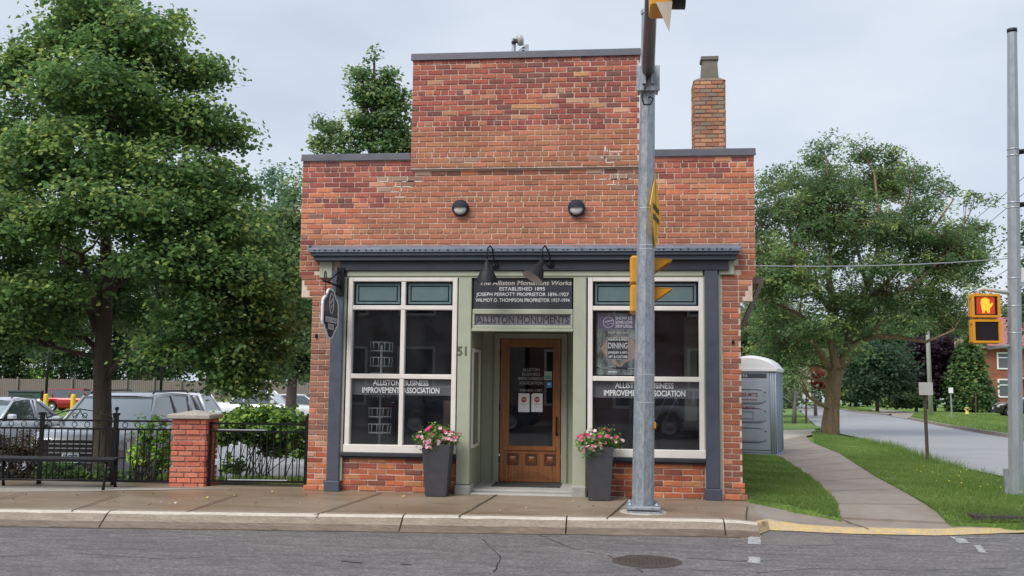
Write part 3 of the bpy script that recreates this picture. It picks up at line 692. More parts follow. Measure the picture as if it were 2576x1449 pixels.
m = MB(); m.bbox(-.74, -.52, -.10, .3, .0, .145, .02); m.build('stone_block', stone_m, shop); m = MB(); m.bbox(.82, 1.02, -.10, .3, .0, .17, .02); m.build('stone_block', stone_m, shop)
m = MB(); m.bbox(-.55, .83, -.07, 1.2, -.05, .045, .01); m.bbox(-.545, .83, .12, 1.2, .045, .075, .01); m.build('door_step', mat('step_concrete', (.42, .41, .38), .7, var=.1, vscale=6), shop)
# window sills
m = MB(); m.bbox(-2.315, -.72, -.085, -.001, .497, .55, .008); m.bbox(-2.30, -.72, -.05, -.001, .47, .497); m.build('sill', navy_dark, shop); m = MB(); m.bbox(1.01, 2.565, -.085, -.001, .497, .55, .008); m.bbox(1.01, 2.56, -.05, -.001, .47, .497); m.build('sill', navy_dark, shop)
# shop windows
band_m = mat('banner_film', (.16, .155, .17), .5)
teal = mat('transom_teal', (.13, .19, .20), .22, var=.12, vscale=3, coat=.3)
teal2 = mat('transom_band', (.17, .22, .25), .3, var=.08)
tdark = mat('transom_dark', (.006, .010, .014), .15, coat=.4)
def shopwin(x0, x1, mull):
    wn = MB(); w = .065; z0, z1 = .57, 2.925
    wn.bbox(x0, x0+w, -.055, .05, z0, z1); wn.bbox(x1-w, x1, -.055, .05, z0, z1)
    wn.bbox(x0+w, x1-w, -.052, .05, z1-.05, z1); wn.bbox(x0-.01, x1+.01, -.07, .05, z0-.02, z0+.085)
    wn.bbox(x0+w, x1-w, -.05, .05, 2.485, 2.545); wn.bbox(x0+w, x1-w, -.05, .05, 1.545, 1.61)
    fr = wn.build('window', cream, shop)
    cols = [(x0+w, x1-w)]
    if mull:
        xm = (x0+x1)/2+.01; cols = [(x0+w, xm-.03), (xm+.03, x1-w)]
        m = MB()
        for a, b in ((z0+.085, 1.545), (1.61, 2.485), (2.545, z1-.05)): m.bbox(xm-.03, xm+.03, -.045, .05, a, b)
        m.build('mullion', cream, fr)
    for (a, b) in cols:
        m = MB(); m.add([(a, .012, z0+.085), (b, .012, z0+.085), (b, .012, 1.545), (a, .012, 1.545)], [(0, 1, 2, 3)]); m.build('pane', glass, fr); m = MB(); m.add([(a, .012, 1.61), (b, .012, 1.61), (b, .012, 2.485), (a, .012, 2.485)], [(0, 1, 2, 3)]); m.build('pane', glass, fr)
        m = MB(); m.box(a, b, .01, .03, 2.545, z1-.05); p = m.build('transom_panel', tdark, fr)
        m = MB(); m.frame(a+.03, b-.03, 2.57, z1-.075, .028, .004, .009); m.box(a+.075, b-.075, .004, .009, 2.615, z1-.12); m.build('transom_glass', teal, fr)
        m = MB(); m.box(a+.001, b-.001, .018, .022, 1.325, 1.544); m.build('banner', band_m, fr)
    return fr
w1 = shopwin(-2.26, -.74, True); w2 = shopwin(1.03, 2.56, False)
for wn, cx in ((w1, -1.50), (w2, 1.79)):
    for s, z, wd in (('ALLISTON  BUSINESS', 1.487, .77), ('IMPROVEMENT  ASSOCIATION', 1.385, 1.07)):
        text(s, .105, cx-.01, .0075, z, text_w, wn, fit=wd, bold=.0018)
# sign panels over the door
m = MB(); m.box(-.525, .815, -.01, .02, 2.50, 2.93); sp1 = m.build('sign_board', navy_dark, shop)
text('The Alliston Monument Works', .085, .18, -.0125, 2.855, mat('sign_gold', (.55, .52, .46), .5), sp1, fit=1.25, shear=.15, bold=.001)
for s, z, wd, cx in (('ESTABLISHED 1895', 2.775, .62, .14), ('JOSEPH PERROTT PROPRIETOR 1896-1927', 2.70, 1.26, .145), ('WILMOT D. THOMPSON PROPRIETOR 1927-1994', 2.62, 1.28, .145)):
    text(s, .068, cx, -.0125, z, text_w, sp1, fit=wd, bold=.0004)
m = MB(); m.bbox(-.53, .83, -.045, .02, 2.43, 2.50, .008); m.bbox(-.53, -.50, -.045, .02, 2.28, 2.43); m.bbox(.80, .83, -.045, .02, 2.28, 2.43); m.bbox(-.53, .83, -.045, .02, 2.235, 2.28, .008); m.bbox(-.54, .84, -.06, .02, 2.195, 2.235, .008)
m.build('transom_trim', sage, shop)
m = MB(); m.box(-.50, .80, -.01, .02, 2.28, 2.43); sp2 = m.build('sign_board', mat('slate_sign', (.17, .16, .185), .6, var=.12, vscale=12, bump=.3, bscale=30), shop)
lt = mat('cut_letters', (.022, .02, .03), .5)
text('ALLISTON MONUMENTS', .145, .15, -.0125, 2.353, lt, sp2, fit=1.25)
m = MB()
me = sp2.children[0].data
text('51', .165, -.655, -.055, 1.925, mat('house_number', (.13, .135, .10), .5), shop, name='house_number', bold=.003, depth=.004)
# the recessed entry
m = MB()
m.box(-.60, -.545, .1, 1.20, .06, 2.25); m.box(.835, .88, .1, 1.20, .06, 2.25)
m.box(-.545, -.30, 1.15, 1.20, .075, 2.25); m.box(.635, .835, 1.15, 1.20, .075, 2.25); m.box(-.30, .635, 1.15, 1.20, 2.17, 2.25)
m.box(-.60, .88, .02, 1.20, 2.25, 2.28)
m.box(-.365, -.285, 1.11, 1.15, .075, 2.23); m.box(.62, .70, 1.11, 1.15, .075, 2.23); m.box(-.285, .62, 1.11, 1.15, 2.158, 2.23)
m.box(-.549, -.535, .90, .93, .075, 2.25); m.box(-.40, -.39, 1.14, 1.15, .075, 2.2)
m.build('entry_walls', mat('sage_entry', (.34, .36, .27), .55, var=.06), shop)
m = MB()
m.box(-.545, -.525, .10, .14, .62, 1.97); m.box(-.545, -.525, .76, .80, .62, 1.97); m.box(-.545, -.525, .14, .76, .62, .66); m.box(-.545, -.525, .14, .76, 1.93, 1.97)
sl_ = m.build('sidelight', cream, shop); m = MB(); m.box(-.5448, -.538, .14, .76, .66, 1.93); m.build('pane', mat('sidelight_glass', (.2, .2, .17), .1, coat=.5), sl_)
m = MB(); m.bbox(-.32, .64, -.1+.6, 1.14, .075, .083, .003); m.build('threshold_mat', mat('rubber_mat', (.05, .05, .05), .9), shop)
# door
oak = mat('oak_door', (.25, .085, .03), .42, var=.22, vscale=3.5, stretch=(9, 9, .7), col2=(.36, .14, .045), coat=.25)
oak_d = mat('oak_door_carved', (.12, .036, .014), .5, var=.3, vscale=8)
D0, D1, DY = -.275, .61, 1.12
m = MB(); m.bbox(D0, -.14, DY, DY+.045, .085, 2.155); m.bbox(.495, D1, DY, DY+.045, .085, 2.155)
m.bbox(-.14, .495, DY, DY+.045, 2.03, 2.155); m.bbox(-.14, .495, DY, DY+.045, .085, .60); m.bbox(-.20, .545, DY-.022, DY, .535, .59)
door = m.build('door', oak, shop)
m = MB()
for k in range(3):
    c = -.11+k*.27+.03; m.frame(c-.085, c+.085, .33, .49, .018, DY-.012, DY+.001); m.frame(c-.06, c+.06, .355, .465, .012, DY-.006, DY+.001)
for k in range(7):
    z = .13+k*.016; m.box(-.15+.03*k, .5-.035*k, DY-.0015, DY+.001, z, z+.004)
m.build('carved_panels', oak_d, door)
m = MB()
for k in range(3):
    c = -.11+k*.27+.03; m.add([(c-.045, DY-.002, .37), (c+.045, DY-.002, .37), (c+.045, DY-.002, .45), (c-.045, DY-.002, .45), (c-.02, DY-.014, .395), (c+.02, DY-.014, .395), (c+.02, DY-.014, .425), (c-.02, DY-.014, .425)], [(0, 1, 5, 4), (1, 2, 6, 5), (2, 3, 7, 6), (3, 0, 4, 7), (4, 5, 6, 7)])
    m.build('raised_panel', oak, door); m = MB()
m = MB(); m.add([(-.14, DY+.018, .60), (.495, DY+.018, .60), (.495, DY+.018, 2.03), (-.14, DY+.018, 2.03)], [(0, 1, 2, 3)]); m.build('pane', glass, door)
for s, z, wd in (('ALLISTON', 1.70, .25), ('BUSINESS', 1.635, .26), ('IMPROVEMENT', 1.57, .38), ('ASSOCIATION', 1.505, .35), ('705-435-1787', 1.40, .33)):
    text(s, .062 if z > 1.45 else .045, .175, DY+.0165, z, mat('glass_lettering', (.36, .36, .36), .6) if z == 1.70 else MATS['glass_lettering'], door, fit=wd, bold=.001)
m = MB(); m.lathe([(0, -.012), (.024, -.012), (.026, 0)], 16, Matrix.Translation((.555, DY, 1.16)) @ Matrix.Rotation(R(90), 4, 'X')); m.lathe([(0, -.012), (.03, -.012), (.033, 0)], 16, Matrix.Translation((.555, DY, 1.03)) @ Matrix.Rotation(R(90), 4, 'X'))
m.tube([(.555, DY-.01, 1.02), (.555, DY-.055, .99), (.555, DY-.06, .90), (.555, DY-.05, .80), (.555, DY-.01, .775)], [.014, .011, .013, .010, .016]); m.box(.54, .57, DY-.012, DY, .755, .80)
m.build('handle', mat('dark_bronze', (.02, .016, .012), .35, metal=.6), door)
m = MB()
for z in (.35, 1.1, 1.9): m = MB(); m.box(-.288, -.27, DY-.01, DY+.01, z, z+.1); m.build('hinge', black_iron, door)
# two notices taped inside the door glass, stickers
paper = mat('paper', (.82, .82, .85), .8); stop_r = mat('stop_red', (.42, .015, .03), .6); ink = mat('ink', (.25, .24, .26), .8)
for k, (x, y, lab) in enumerate(((.075, 1.222, 'left of the two white paper notices with a red stop sign on the door glass'), (.265, 1.226, 'right of the two white stop sign notices on the door glass, corner folded'))):
    n_ = empty('stop_notice', lab, 'notice', (x, DY+.012, y), 'stop notices taped on the door')
    m = MB()
    if k == 0: m.box(x-.082, x+.082, DY+.010, DY+.012, y-.135, y+.135)
    else: m.prism([(x-.082, y-.135), (x+.082, y-.135), (x+.082, y+.135), (x-.06, y+.135), (x-.082, y+.11)], DY+.010, DY+.012)
    m.build('sheet', paper, n_)
    m = MB(); m.prism([(x+.043*math.cos(R(22.5+45*i)), y+.045+.043*math.sin(R(22.5+45*i))) for i in range(8)], DY+.008, DY+.010); o8 = m.build('octagon', stop_r, n_)
    text('STOP', .035, x, DY+.007, y+.044, text_w, n_, fit=.07, bold=.001)
    m = MB(); m.box(x-.06, x+.06, DY+.0085, DY+.010, y-.022, y-.017); m.box(x-.03, x+.03, DY+.0085, DY+.010, y-.048, y-.045); m.box(x-.015, x+.015, DY+.0085, DY+.010, y-.065, y-.062); m.build('small_print', ink, n_)
s_ = empty('window_sticker', 'pale green square sticker at upper right of the door glass', 'sticker', (.425, DY, 1.62)); m = MB(); m.box(.37, .48, DY+.010, DY+.012, 1.555, 1.68); m.build('sheet', mat('sticker_pale', (.42, .50, .42), .6), s_); m = MB(); m.box(.382, .468, DY+.008, DY+.010, 1.57, 1.615); m.build('print', mat('sticker_green', (.12, .30, .24), .6, var=.4, vscale=60), s_)
s_ = empty('window_sticker', 'small light blue square sticker with a white bird-like shape on the door glass', 'sticker', (.44, DY, 1.49)); m = MB(); m.box(.403, .48, DY+.010, DY+.012, 1.445, 1.53); m.build('sheet', mat('sticker_blue', (.06, .34, .62), .6), s_); m = MB(); m.prism([(.44+.022*math.cos(a*.6), 1.495+.013*math.sin(a*.6)) for a in range(10)], DY+.008, DY+.010); m.build('print', text_w, s_)
# interior
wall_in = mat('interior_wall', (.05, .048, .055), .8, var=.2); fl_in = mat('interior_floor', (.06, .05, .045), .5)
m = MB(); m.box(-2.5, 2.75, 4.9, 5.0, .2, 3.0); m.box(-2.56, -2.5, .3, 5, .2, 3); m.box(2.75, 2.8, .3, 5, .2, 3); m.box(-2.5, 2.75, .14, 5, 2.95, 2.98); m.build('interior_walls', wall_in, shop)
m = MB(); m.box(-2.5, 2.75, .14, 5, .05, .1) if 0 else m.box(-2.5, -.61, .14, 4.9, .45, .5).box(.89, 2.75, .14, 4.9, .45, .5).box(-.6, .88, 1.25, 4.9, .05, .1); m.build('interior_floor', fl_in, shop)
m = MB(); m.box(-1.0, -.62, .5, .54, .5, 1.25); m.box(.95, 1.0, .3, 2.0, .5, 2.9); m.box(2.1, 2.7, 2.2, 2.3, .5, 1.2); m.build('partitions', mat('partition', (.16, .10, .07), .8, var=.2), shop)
m = MB(); m.box(2.35, 2.52, .6, .65, 1.0, 2.45); m.tube([(1.08, .3, 1.3), (1.16, .35, .52)], .012); m.tube([(1.9, .9, .9), (2.2, .9, 1.5)], .01); m.tube([(2.05, .9, .9), (2.35, .9, 1.5)], .01); m.build('window_dressing', mat('dressing', (.12, .13, .11), .8), shop)
# brochure rack
wire = mat('white_wire', (.36, .37, .38), .4)
rk = empty('brochure_rack', 'white wire brochure rack standing inside the left shop window', 'display rack', (-1.86, .3, .5))
m = MB(); m.tube([(-1.86, .3, .5), (-1.86, .3, 2.02)], .016); m.build('post', wire, rk)
for z in (.80, 1.02, 1.30, 1.50, 1.72, 1.93):
    m = MB()
    for zz in (z, z+.12): m.tube([(-1.86+.16*math.cos(a), .3+.16*math.sin(a), zz) for a in np.linspace(0, 2*math.pi, 13)], .005, n=5, cap=False)
    for a in np.linspace(0, 2*math.pi, 12, endpoint=False): m.tube([(-1.86+.16*math.cos(a), .3+.16*math.sin(a), z+.12), (-1.86+.15*math.cos(a), .3+.15*math.sin(a), z-.02)], .004, n=4)
    for a in (0, 1.57, 3.14, 4.71): m.tube([(-1.86, .3, z), (-1.86+.16*math.cos(a), .3+.16*math.sin(a), z)], .004, n=4)
    m.build('basket', wire, rk)
# poster
pst = empty('window_poster', 'shop local poster with purple band and cupped hands inside the right shop window', 'poster', (1.4, .035, 2.03))
PX0, PX1, PZ0, PZ1 = 1.15, 1.70, 1.63, 2.46
m = MB(); m.box(PX0, PX1, .034, .04, PZ0, PZ1); m.build('sheet', mat('poster_photo', (.03, .032, .03), .5, vscale=9, col2=(.36, .39, .37), var=.3, stretch=(1, 1, .5)), pst)
m = MB(); m.box(PX0+.01, PX1, .031, .034, 2.245, 2.415); pb = m.build('purple_band', mat('poster_purple', (.15, .11, .21), .5), pst)
m = MB(); m.tube([(1.305+.07*math.cos(a), .029, 2.33+.07*math.sin(a)) for a in np.linspace(0, 2*math.pi, 25)], .004, n=4, cap=False); m.build('ring', text_w, pst)
text('ALLISTON', .03, 1.305, .029, 2.345, text_w, pst, fit=.11, bold=.001, M=Matrix.Translation((1.305, 0, 2.345)) @ Matrix.Rotation(R(-12), 4, 'Y') @ Matrix.Translation((-1.305, 0, -2.345)))
text('downtown', .022, 1.315, .029, 2.31, text_w, pst, fit=.08, M=Matrix.Translation((1.305, 0, 2.345)) @ Matrix.Rotation(R(-12), 4, 'Y') @ Matrix.Translation((-1.305, 0, -2.345)))
for s, z in (('SHOW US', 2.385), ('SOME LOVE', 2.33), ('SHOP LOCAL', 2.277)): text(s, .055, 1.51, .029, z, text_w, pst, fit=.225, bold=.0015)
skin = mat('poster_hand', (.42, .28, .23), .6, var=.35, vscale=14)
m = MB()
m.prism([(1.20, 1.98), (1.30, 2.12), (1.42, 2.15), (1.45, 2.11), (1.36, 2.07), (1.30, 1.98), (1.34, 1.88), (1.46, 1.76), (1.445, 1.735), (1.40, 1.76), (1.32, 1.84), (1.24, 1.92)][::-1], .031, .0335)
m.build('cupped_hand', skin, pst); m = MB()
m.prism([(1.70, 1.98), (1.60, 2.13), (1.48, 2.15), (1.45, 2.11), (1.53, 2.07), (1.59, 1.98), (1.55, 1.88), (1.46, 1.76), (1.475, 1.735), (1.52, 1.79), (1.60, 1.82), (1.69, 1.88)], .031, .0335)
m.build('cupped_hand', skin, pst)
m = MB(); m.box(1.29, 1.57, .029, .0308, 1.835, 2.125); m.build('dark_panel', mat('poster_dark', (.03, .02, .025), .6), pst)
m = MB(); m.frame(1.285, 1.575, 1.83, 2.13, .004, .0275, .029); m.build('panel_outline', text_w, pst)
text("It's all right here", .05, 1.43, .029, 2.195, text_w, pst, fit=.27, shear=.25)
for s, z, h in (('FASHION & FINDS', 2.10, .045), ('DINING', 2.015, .105), ('JEWELLERY & GIFTS', 1.925, .04), ('ART & CULTURE', 1.868, .05)): text(s, h, 1.43, .027, z, text_w, pst, fit=.26, bold=.0018)
m = MB(); m.box(PX0, PX1, .031, .0335, 1.705, 1.73); m.build('strip', black_m, pst)
m = MB(); m.box(1.18, 1.36, .029, .0308, 1.715, 1.722); m.box(1.56, 1.68, .029, .0308, 1.715, 1.722); m.box(1.30, 1.42, .029, .0308, 1.66, 1.675); m.build('small_print', text_w, pst)
# chimney with its flue
cy_ = 3.6
def pxx(px, py, y): return aty(px, py, y)
a = pxx(1747, 300, cy_); b = pxx(1825, 300, cy_); zt = pxx(1786, 197, cy_).z; zb = 3.7
m = MB(); CM = []
chn = lambda x, z, h: pick([(.46, .20, .10), (.38, .16, .09), (.32, .13, .08), (.28, .21, .15), (.50, .25, .13), (.26, .19, .15), (.44, .21, .13)])
wdt = b.x-a.x; laybricks(m, a.x, b.x, zb, zt-.04, cy_, chn, hd=0, bl=.2)
MS = Matrix.Translation((b.x, cy_, 0)) @ Matrix.Rotation(R(90), 4, 'Z')
laybricks(m, 0, wdt, zb, zt-.04, 0, chn, hd=0, bl=.2, M=MS)
ML = Matrix.Translation((a.x, cy_+wdt, 0)) @ Matrix.Rotation(R(-90), 4, 'Z')
laybricks(m, 0, wdt, zb, zt-.04, 0, chn, hd=0, bl=.2, M=ML)
chm = m.build('chimney', brick_m, shop)
m = MB(); m.box(a.x+.005, b.x-.005, cy_+.003, cy_+wdt-.003, zb, zt-.03); m.add([(a.x-.012, cy_-.012, zt-.04), (b.x+.012, cy_-.012, zt-.04), (b.x+.012, cy_+wdt+.01, zt-.04), (a.x-.012, cy_+wdt+.01, zt-.04), (a.x+.08, cy_+.08, zt+.03), (b.x-.08, cy_+.08, zt+.03), (b.x-.08, cy_+wdt-.08, zt+.03), (a.x+.08, cy_+wdt-.08, zt+.03)], [(0, 1, 5, 4), (1, 2, 6, 5), (2, 3, 7, 6), (3, 0, 4, 7), (4, 5, 6, 7), (3, 2, 1, 0)])
m.build('mortar_cap', mat('sooty_mortar', (.2, .15, .12), .9, var=.3), chm)
f0, f1 = pxx(1764, 195, cy_+.1).x, pxx(1809, 195, cy_+.1).x; fz = pxx(1786, 143, cy_+.1).z; mid = (f0+f1)/2; r = (f1-f0)/2; yc = cy_+wdt/2
m = MB(); q = MB
def taper(m, cx, cy, z0, r0, z1, r1): m.add([(cx+sx*r_, cy+sy*r_, z) for z, r_ in ((z0, r0), (z1, r1)) for sx, sy in ((-1, -1), (1, -1), (1, 1), (-1, 1))], [(0, 1, 5, 4), (1, 2, 6, 5), (2, 3, 7, 6), (3, 0, 4, 7), (4, 5, 6, 7), (3, 2, 1, 0)])
taper(m, mid, yc, zt-.02, r, fz-.04, r*.82); taper(m, mid, yc, fz-.04, r*.98, fz+.02, r*.98); m.build('flue', mat('flue_clay', (.17, .15, .12), .9, var=.25, vscale=6), chm)
# small wall fixtures: gas pipes on the side wall, old anchors
m = MB(); m.box(2.925, 2.955, -.03, -.008, 2.05, 2.09); m.build('wall_anchor', black_iron, shop); m = MB(); m.box(-2.72, -2.69, -.03, -.012, 2.09, 2.15); m.build('wall_anchor', black_iron, shop)
gm = empty('gas_meter', 'grey gas meter and pipes on the right side wall of the shop', 'gas meter', (3.1, 1.2, .3))
m = MB(); m.tube([(3.09, 1.2, 0), (3.09, 1.2, .9), (3.12, 1.2, .95)], .02); m.build('pipe', galv, gm); m = MB(); m.tube([(3.10, 1.5, .0), (3.10, 1.5, .75)], .02); m.build('pipe', galv, gm)
m = MB(); m.bbox(3.06, 3.14, 1.25, 1.45, .45, .75, .02); m.bbox(3.06, 3.12, 1.1, 1.3, .85, 1.0, .02); m.build('meter', stone_m, gm)
# ------------------------------------------------------------ things on and around the shop
frost = mat('frosted_glass', (.72, .71, .67), .35, var=.1)
for (px, py), lab in (((1158, 523), 'left of the two round bulkhead lamps high on the brick wall'), ((1450, 523), 'right of the two round bulkhead lamps high on the brick wall, beside the steel pole')):
    p = aty(px, py, -.06); e = empty('wall_lamp', lab, 'wall lamp', (p.x, 0, p.z), 'round bulkhead lamps on the upper wall')
    Mx = Matrix.Translation((p.x, -.012, p.z)) @ Matrix.Rotation(R(90), 4, 'X')
    m = MB(); m.lathe([(.115, 0), (.115, .055), (.10, .075), (.098, .07), (.098, 0)], 32, Mx); m.build('housing', black_m, e)
    m = MB(); m.lathe([(.097, .03), (.095, .06), (.06, .085), (0, .095)], 32, Mx); m.build('glass', frost, e)
    m = MB(); m.lathe([(.113, .03), (.110, .075), (.075, .102), (0, .112)], 16, Mx, ang=math.pi, a0=0); m.build('hood', mat('lamp_hood', (.03, .034, .048), .7, spec=.2) if px == 1158 else MATS['lamp_hood'], e)
shade_m = mat('gooseneck_black', (.016, .017, .022), .55, spec=.3)
shade_in = mat('shade_inside', (.6, .55, .52), .5)
for k, (px, py, tx, lab) in enumerate(((1225, 660, 0, 'left black gooseneck lamp over the dark sign board, its shade hanging straight down'), (1364, 657, -28, 'right black gooseneck lamp over the dark sign board, its shade tilted to the left'))):
    p = aty(px, py, -.42); e = empty('gooseneck_lamp', lab, 'sign lamp', (p.x, 0, p.z), 'gooseneck lamps over the sign board')
    wp = aty(px+21, py+8, -.09); top = aty(px+7, 617, -.38).z
    m = MB(); m.tube([(wp.x, -.1, wp.z), (wp.x, -.2, wp.z+.02), (wp.x-.01, -.26, wp.z+.12), (p.x+.05, -.28, top-.03), (p.x+.03, -.34, top), (p.x+.005, -.42, top-.05), (p.x, -.42, p.z+.04)], .0105, n=8); m.build('arm', shade_m, e)
    m = MB(); m.lathe([(0, .035), (.03, .03), (.052, .012), (.055, 0)], 20, Matrix.Translation((wp.x, -.09, wp.z)) @ Matrix.Rotation(R(90), 4, 'X')); m.build('wall_plate', shade_m, e)
    Ms = Matrix.Translation(p) @ Matrix.Rotation(R(-tx) if k else 0, 4, 'Y') @ Matrix.Rotation(R(-16 if k else 6), 4, 'X')
    m = MB(); m.lathe([(.0, .05), (.018, .045), (.022, 0), (.036, -.005), (.036, -.06), (.042, -.065), (.046, -.08), (.075, -.105), (.10, -.14), (.118, -.18), (.134, -.225), (.148, -.262), (.148, -.268)], 32, Ms); m.build('shade', shade_m, e)
    m = MB(); m.lathe([(.144, -.266), (.130, -.224), (.112, -.178), (.09, -.135), (.05, -.10), (0, -.09)], 32, Ms); m.build('shade_lining', shade_in, e)
# hanging sign, square to the wall
hs = empty('hanging_sign', 'navy shield-shaped hanging sign with white edge left of the window', 'hanging sign', (-2.37, -.1, 2.6))
def U(px, py, X=-2.60):   # a point of the sign's own plane, x = const
    v = ray(px, py); t = (X-CAM.x)/v.x; return CAM+v*t
HX = -2.37
m = MB(); y0, y1 = -.15, -.83; zc = 2.29; 
half = [(0, .0), (.05, .005), (.085, .03), (.11, .075), (.145, .10), (.15, .13), (.20, .16), (.235, .20), (.245, .27), (.245, .52), (.235, .57), (.19, .60), (.175, .64), (.13, .665), (.10, .72), (.06, .77), (0, .79)]
sw_, sh_ = .36/.245, .86
tp = 2.73; yc = -.52
shape = [(yc+a*sw_, tp-b*sh_) for a, b in half]+[(yc-a*sw_, tp-b*sh_) for a, b in half[1:-1]][::-1]
MX = Matrix(((0, 1, 0, HX), (1, 0, 0, 0), (0, 0, 1, 0), (0, 0, 0, 1)))
m.prism(shape, -.012, .012, MX); m.build('edge', white_m, hs)
cyz = (yc, tp-.40*sh_); inn = [(cyz[0]+(a-cyz[0])*.86, cyz[1]+(b-cyz[1])*.93) for a, b in shape]
m = MB(); m.prism(inn, -.0135, .0135, MX); m.build('board', mat('sign_navy', (.014, .017, .035), .35), hs)
m = MB(); m.tube([(HX+.017, yc+.09*math.cos(a), tp-.2+.135*math.sin(a)) for a in np.linspace(0, 2*math.pi, 25)], .006, n=4, cap=False); m.build('emblem_ring', text_w, hs)
TX = Matrix.Translation((HX, 0, 0)) @ Matrix.Rotation(R(90), 4, 'Z')
text('ALLISTON', .05, yc, -.019, tp-.17, text_w, hs, fit=.16, bold=.001, M=TX @ Matrix.Translation((yc, 0, tp-.17)) @ Matrix.Rotation(R(-25), 4, 'Y') @ Matrix.Translation((-yc, 0, -tp+.17)))
text('downtown', .04, yc, -.019, tp-.235, text_w, hs, fit=.12, M=TX @ Matrix.Translation((yc, 0, tp-.17)) @ Matrix.Rotation(R(-25), 4, 'Y') @ Matrix.Translation((-yc, 0, -tp+.17)))
for a, b, z in ((-.24, -.01, tp-.42), (.0, .25, tp-.42), (-.12, .13, tp-.51)):
    m = MB(); m.box(HX+.015, HX+.019, yc+a, yc+b, z-.035, z+.035); m.build('tile', mat('tile', (.5, .5, .5), .6) if a == -.24 else MATS['tile'], hs)
m = MB()
for a, b, z in ((-.24, -.01, tp-.42), (.0, .25, tp-.42), (-.12, .13, tp-.51)):
    q = a+.03
    while q < b-.03: m.box(HX+.0185, HX+.0205, yc+q, yc+q+.018, z-.02, z+.02); q += .035
m.build('tile_letters', ink, hs)
text('Square Market', .05, yc, -.019, tp-.60, text_w, hs, fit=.28, bold=.001, M=TX) if 0 else None
m = MB(); m.tube([(HX, -.07, 2.80), (HX, -.85, 2.80)], .016); m.tube([(HX, -.09, 3.02), (HX, -.62, 2.82)], .010)
m.tube([(HX, -.78+.05*math.cos(a)*(1-a/9), 2.87+.06*math.sin(a)) for a in np.linspace(-1.6, 3.6, 12)], .008, n=5); m.tube([(HX, -.2+.05*math.cos(a), 2.87+.06*math.sin(a)) for a in np.linspace(-1.6, 3.6, 12)], .008, n=5)
m.box(HX-.04, HX+.06, -.12, -.085, 2.68, 3.06); m.build('bracket', black_iron, hs)
m = MB()
for y in (-.28, -.76): m.tube([(HX, y, 2.79), (HX, y+(.02), 2.62)], .006, n=5)
m.build('hanger', black_iron, hs)
# rooftop antenna mast
an = empty('rooftop_antenna', 'grey antenna mast with round dish and slotted panel on the parapet', 'antenna', tuple(aty(1292, 150, .5)))
Y = .5; a = aty(1292, 150, Y); b = aty(1292, 97, Y)
m = MB(); m.tube([(a.x, Y, a.z-.3), (a.x, Y, b.z)], .030, n=10); m.build('mast', galv, an)
c = aty(1302, 102, Y-.08); pale = mat('antenna_plastic', (.5, .49, .44), .5)
m = MB(); m.lathe([(0, 0), (.07, .0), (.082, .02), (.082, .05), (.06, .075), (0, .08)], 20, Matrix.Translation(c) @ Matrix.Rotation(R(75), 4, 'Y') @ Matrix.Rotation(R(-15), 4, 'X')); m.build('dish', pale, an)
m = MB(); m.box(a.x, c.x+.03, Y-.09, Y-.03, c.z-.02, c.z+.02); m.box(a.x-.03, a.x+.03, Y-.04, Y+.03, c.z-.02, c.z+.01); m.build('clamp', black_m, an)
q = [aty(*p, Y-.05) for p in [(1299, 141), (1304, 127), (1326, 112), (1330, 113), (1329, 148), (1300, 150)]]
m = MB(); m.prism([(p.x, p.z) for p in q], Y-.07, Y-.04)
m.build('panel', mat('antenna_panel', (.42, .43, .48), .5), an)
m = MB()
for k in range(4):
    z = aty(1318, 117+k*7, Y).z; x = aty(1317, 120, Y).x; m.box(x-.012, x+.018, Y-.075, Y-.069, z-.008, z+.005)
m.build('panel_slots', black_m, an)
# planters and their flowers
pot_m = mat('charcoal_planter', (.055, .055, .062), .5, var=.1, vscale=8)
def planter(cx, cy, lab, plab):
    e = empty('planter', lab, 'planter', (cx, cy, .03), 'tapered planters by the entry')
    m = MB(); t, b_, z0, z1 = .185, .138, .03, .70
    for (ra, za, rb, zb) in ((b_, z0, t, z1), (t, z1, t-.02, z1+.0), (t-.02, z1, t-.03, z1-.12)):
        taper(m, cx, cy, za, ra, zb, rb) if za != zb else m.add([(cx+sx*r_, cy+sy*r_, za) for r_ in (ra, rb) for sx, sy in ((-1, -1), (1, -1), (1, 1), (-1, 1))], [(0, 1, 5, 4), (1, 2, 6, 5), (2, 3, 7, 6), (3, 0, 4, 7)])
    m.f = [f for i, f in enumerate(m.f) if i not in (4,)]; m.sm = m.sm[:len(m.f)]; m.mi = m.mi[:len(m.f)]
    m.build('pot', pot_m, e)
    m = MB(); m.box(cx-.16, cx+.16, cy-.16, cy+.16, .60, .62); m.build('soil', mulch_m, e)
    return e
planter(-.93, -.25, 'charcoal tapered planter of pink flowers left of the door', ''); planter(1.19, -.27, 'charcoal tapered planter of pink flowers right of the door', '')
# brick pillar
Pp = lambda px, py: atz(px, py, 0)
pil = empty('brick_pillar', 'red brick fence pillar with a grey concrete cap', 'pillar', (-4.5, .3, 0))
ang = R(4.8); PM = Matrix.Translation((-4.76, .06, 0)) @ Matrix.Rotation(ang, 4, 'Z')
m = MB(); RB = [(.56, .15, .09), (.52, .13, .08), (.60, .17, .10), (.48, .12, .08), (.56, .19, .12)]
pbf = lambda x, z, h: pick(RB)
sec = [(0, .26, 0), (.26, .52, .018), (.52, .76, .018), (.76, .955, .0)]
for (z0, z1, ins) in ((.0, .295, 0), (.295, .37, .02), (.37, .66, 0.004), (.66, .735, .022), (.735, .955, .0)):
    W = .49
    for s in range(4):
        Ms = PM @ Matrix.Translation((W/2, W/2, 0)) @ Matrix.Rotation(R(90*s), 4, 'Z') @ Matrix.Translation((-W/2, -W/2+ins, 0))
        laybricks(m, ins, W-ins, z0, z1, 0, pbf, hd=0, bl=.2, M=Ms, irr=.5, prot=.010)
pb_ = m.build('brickwork', brick_m, pil)
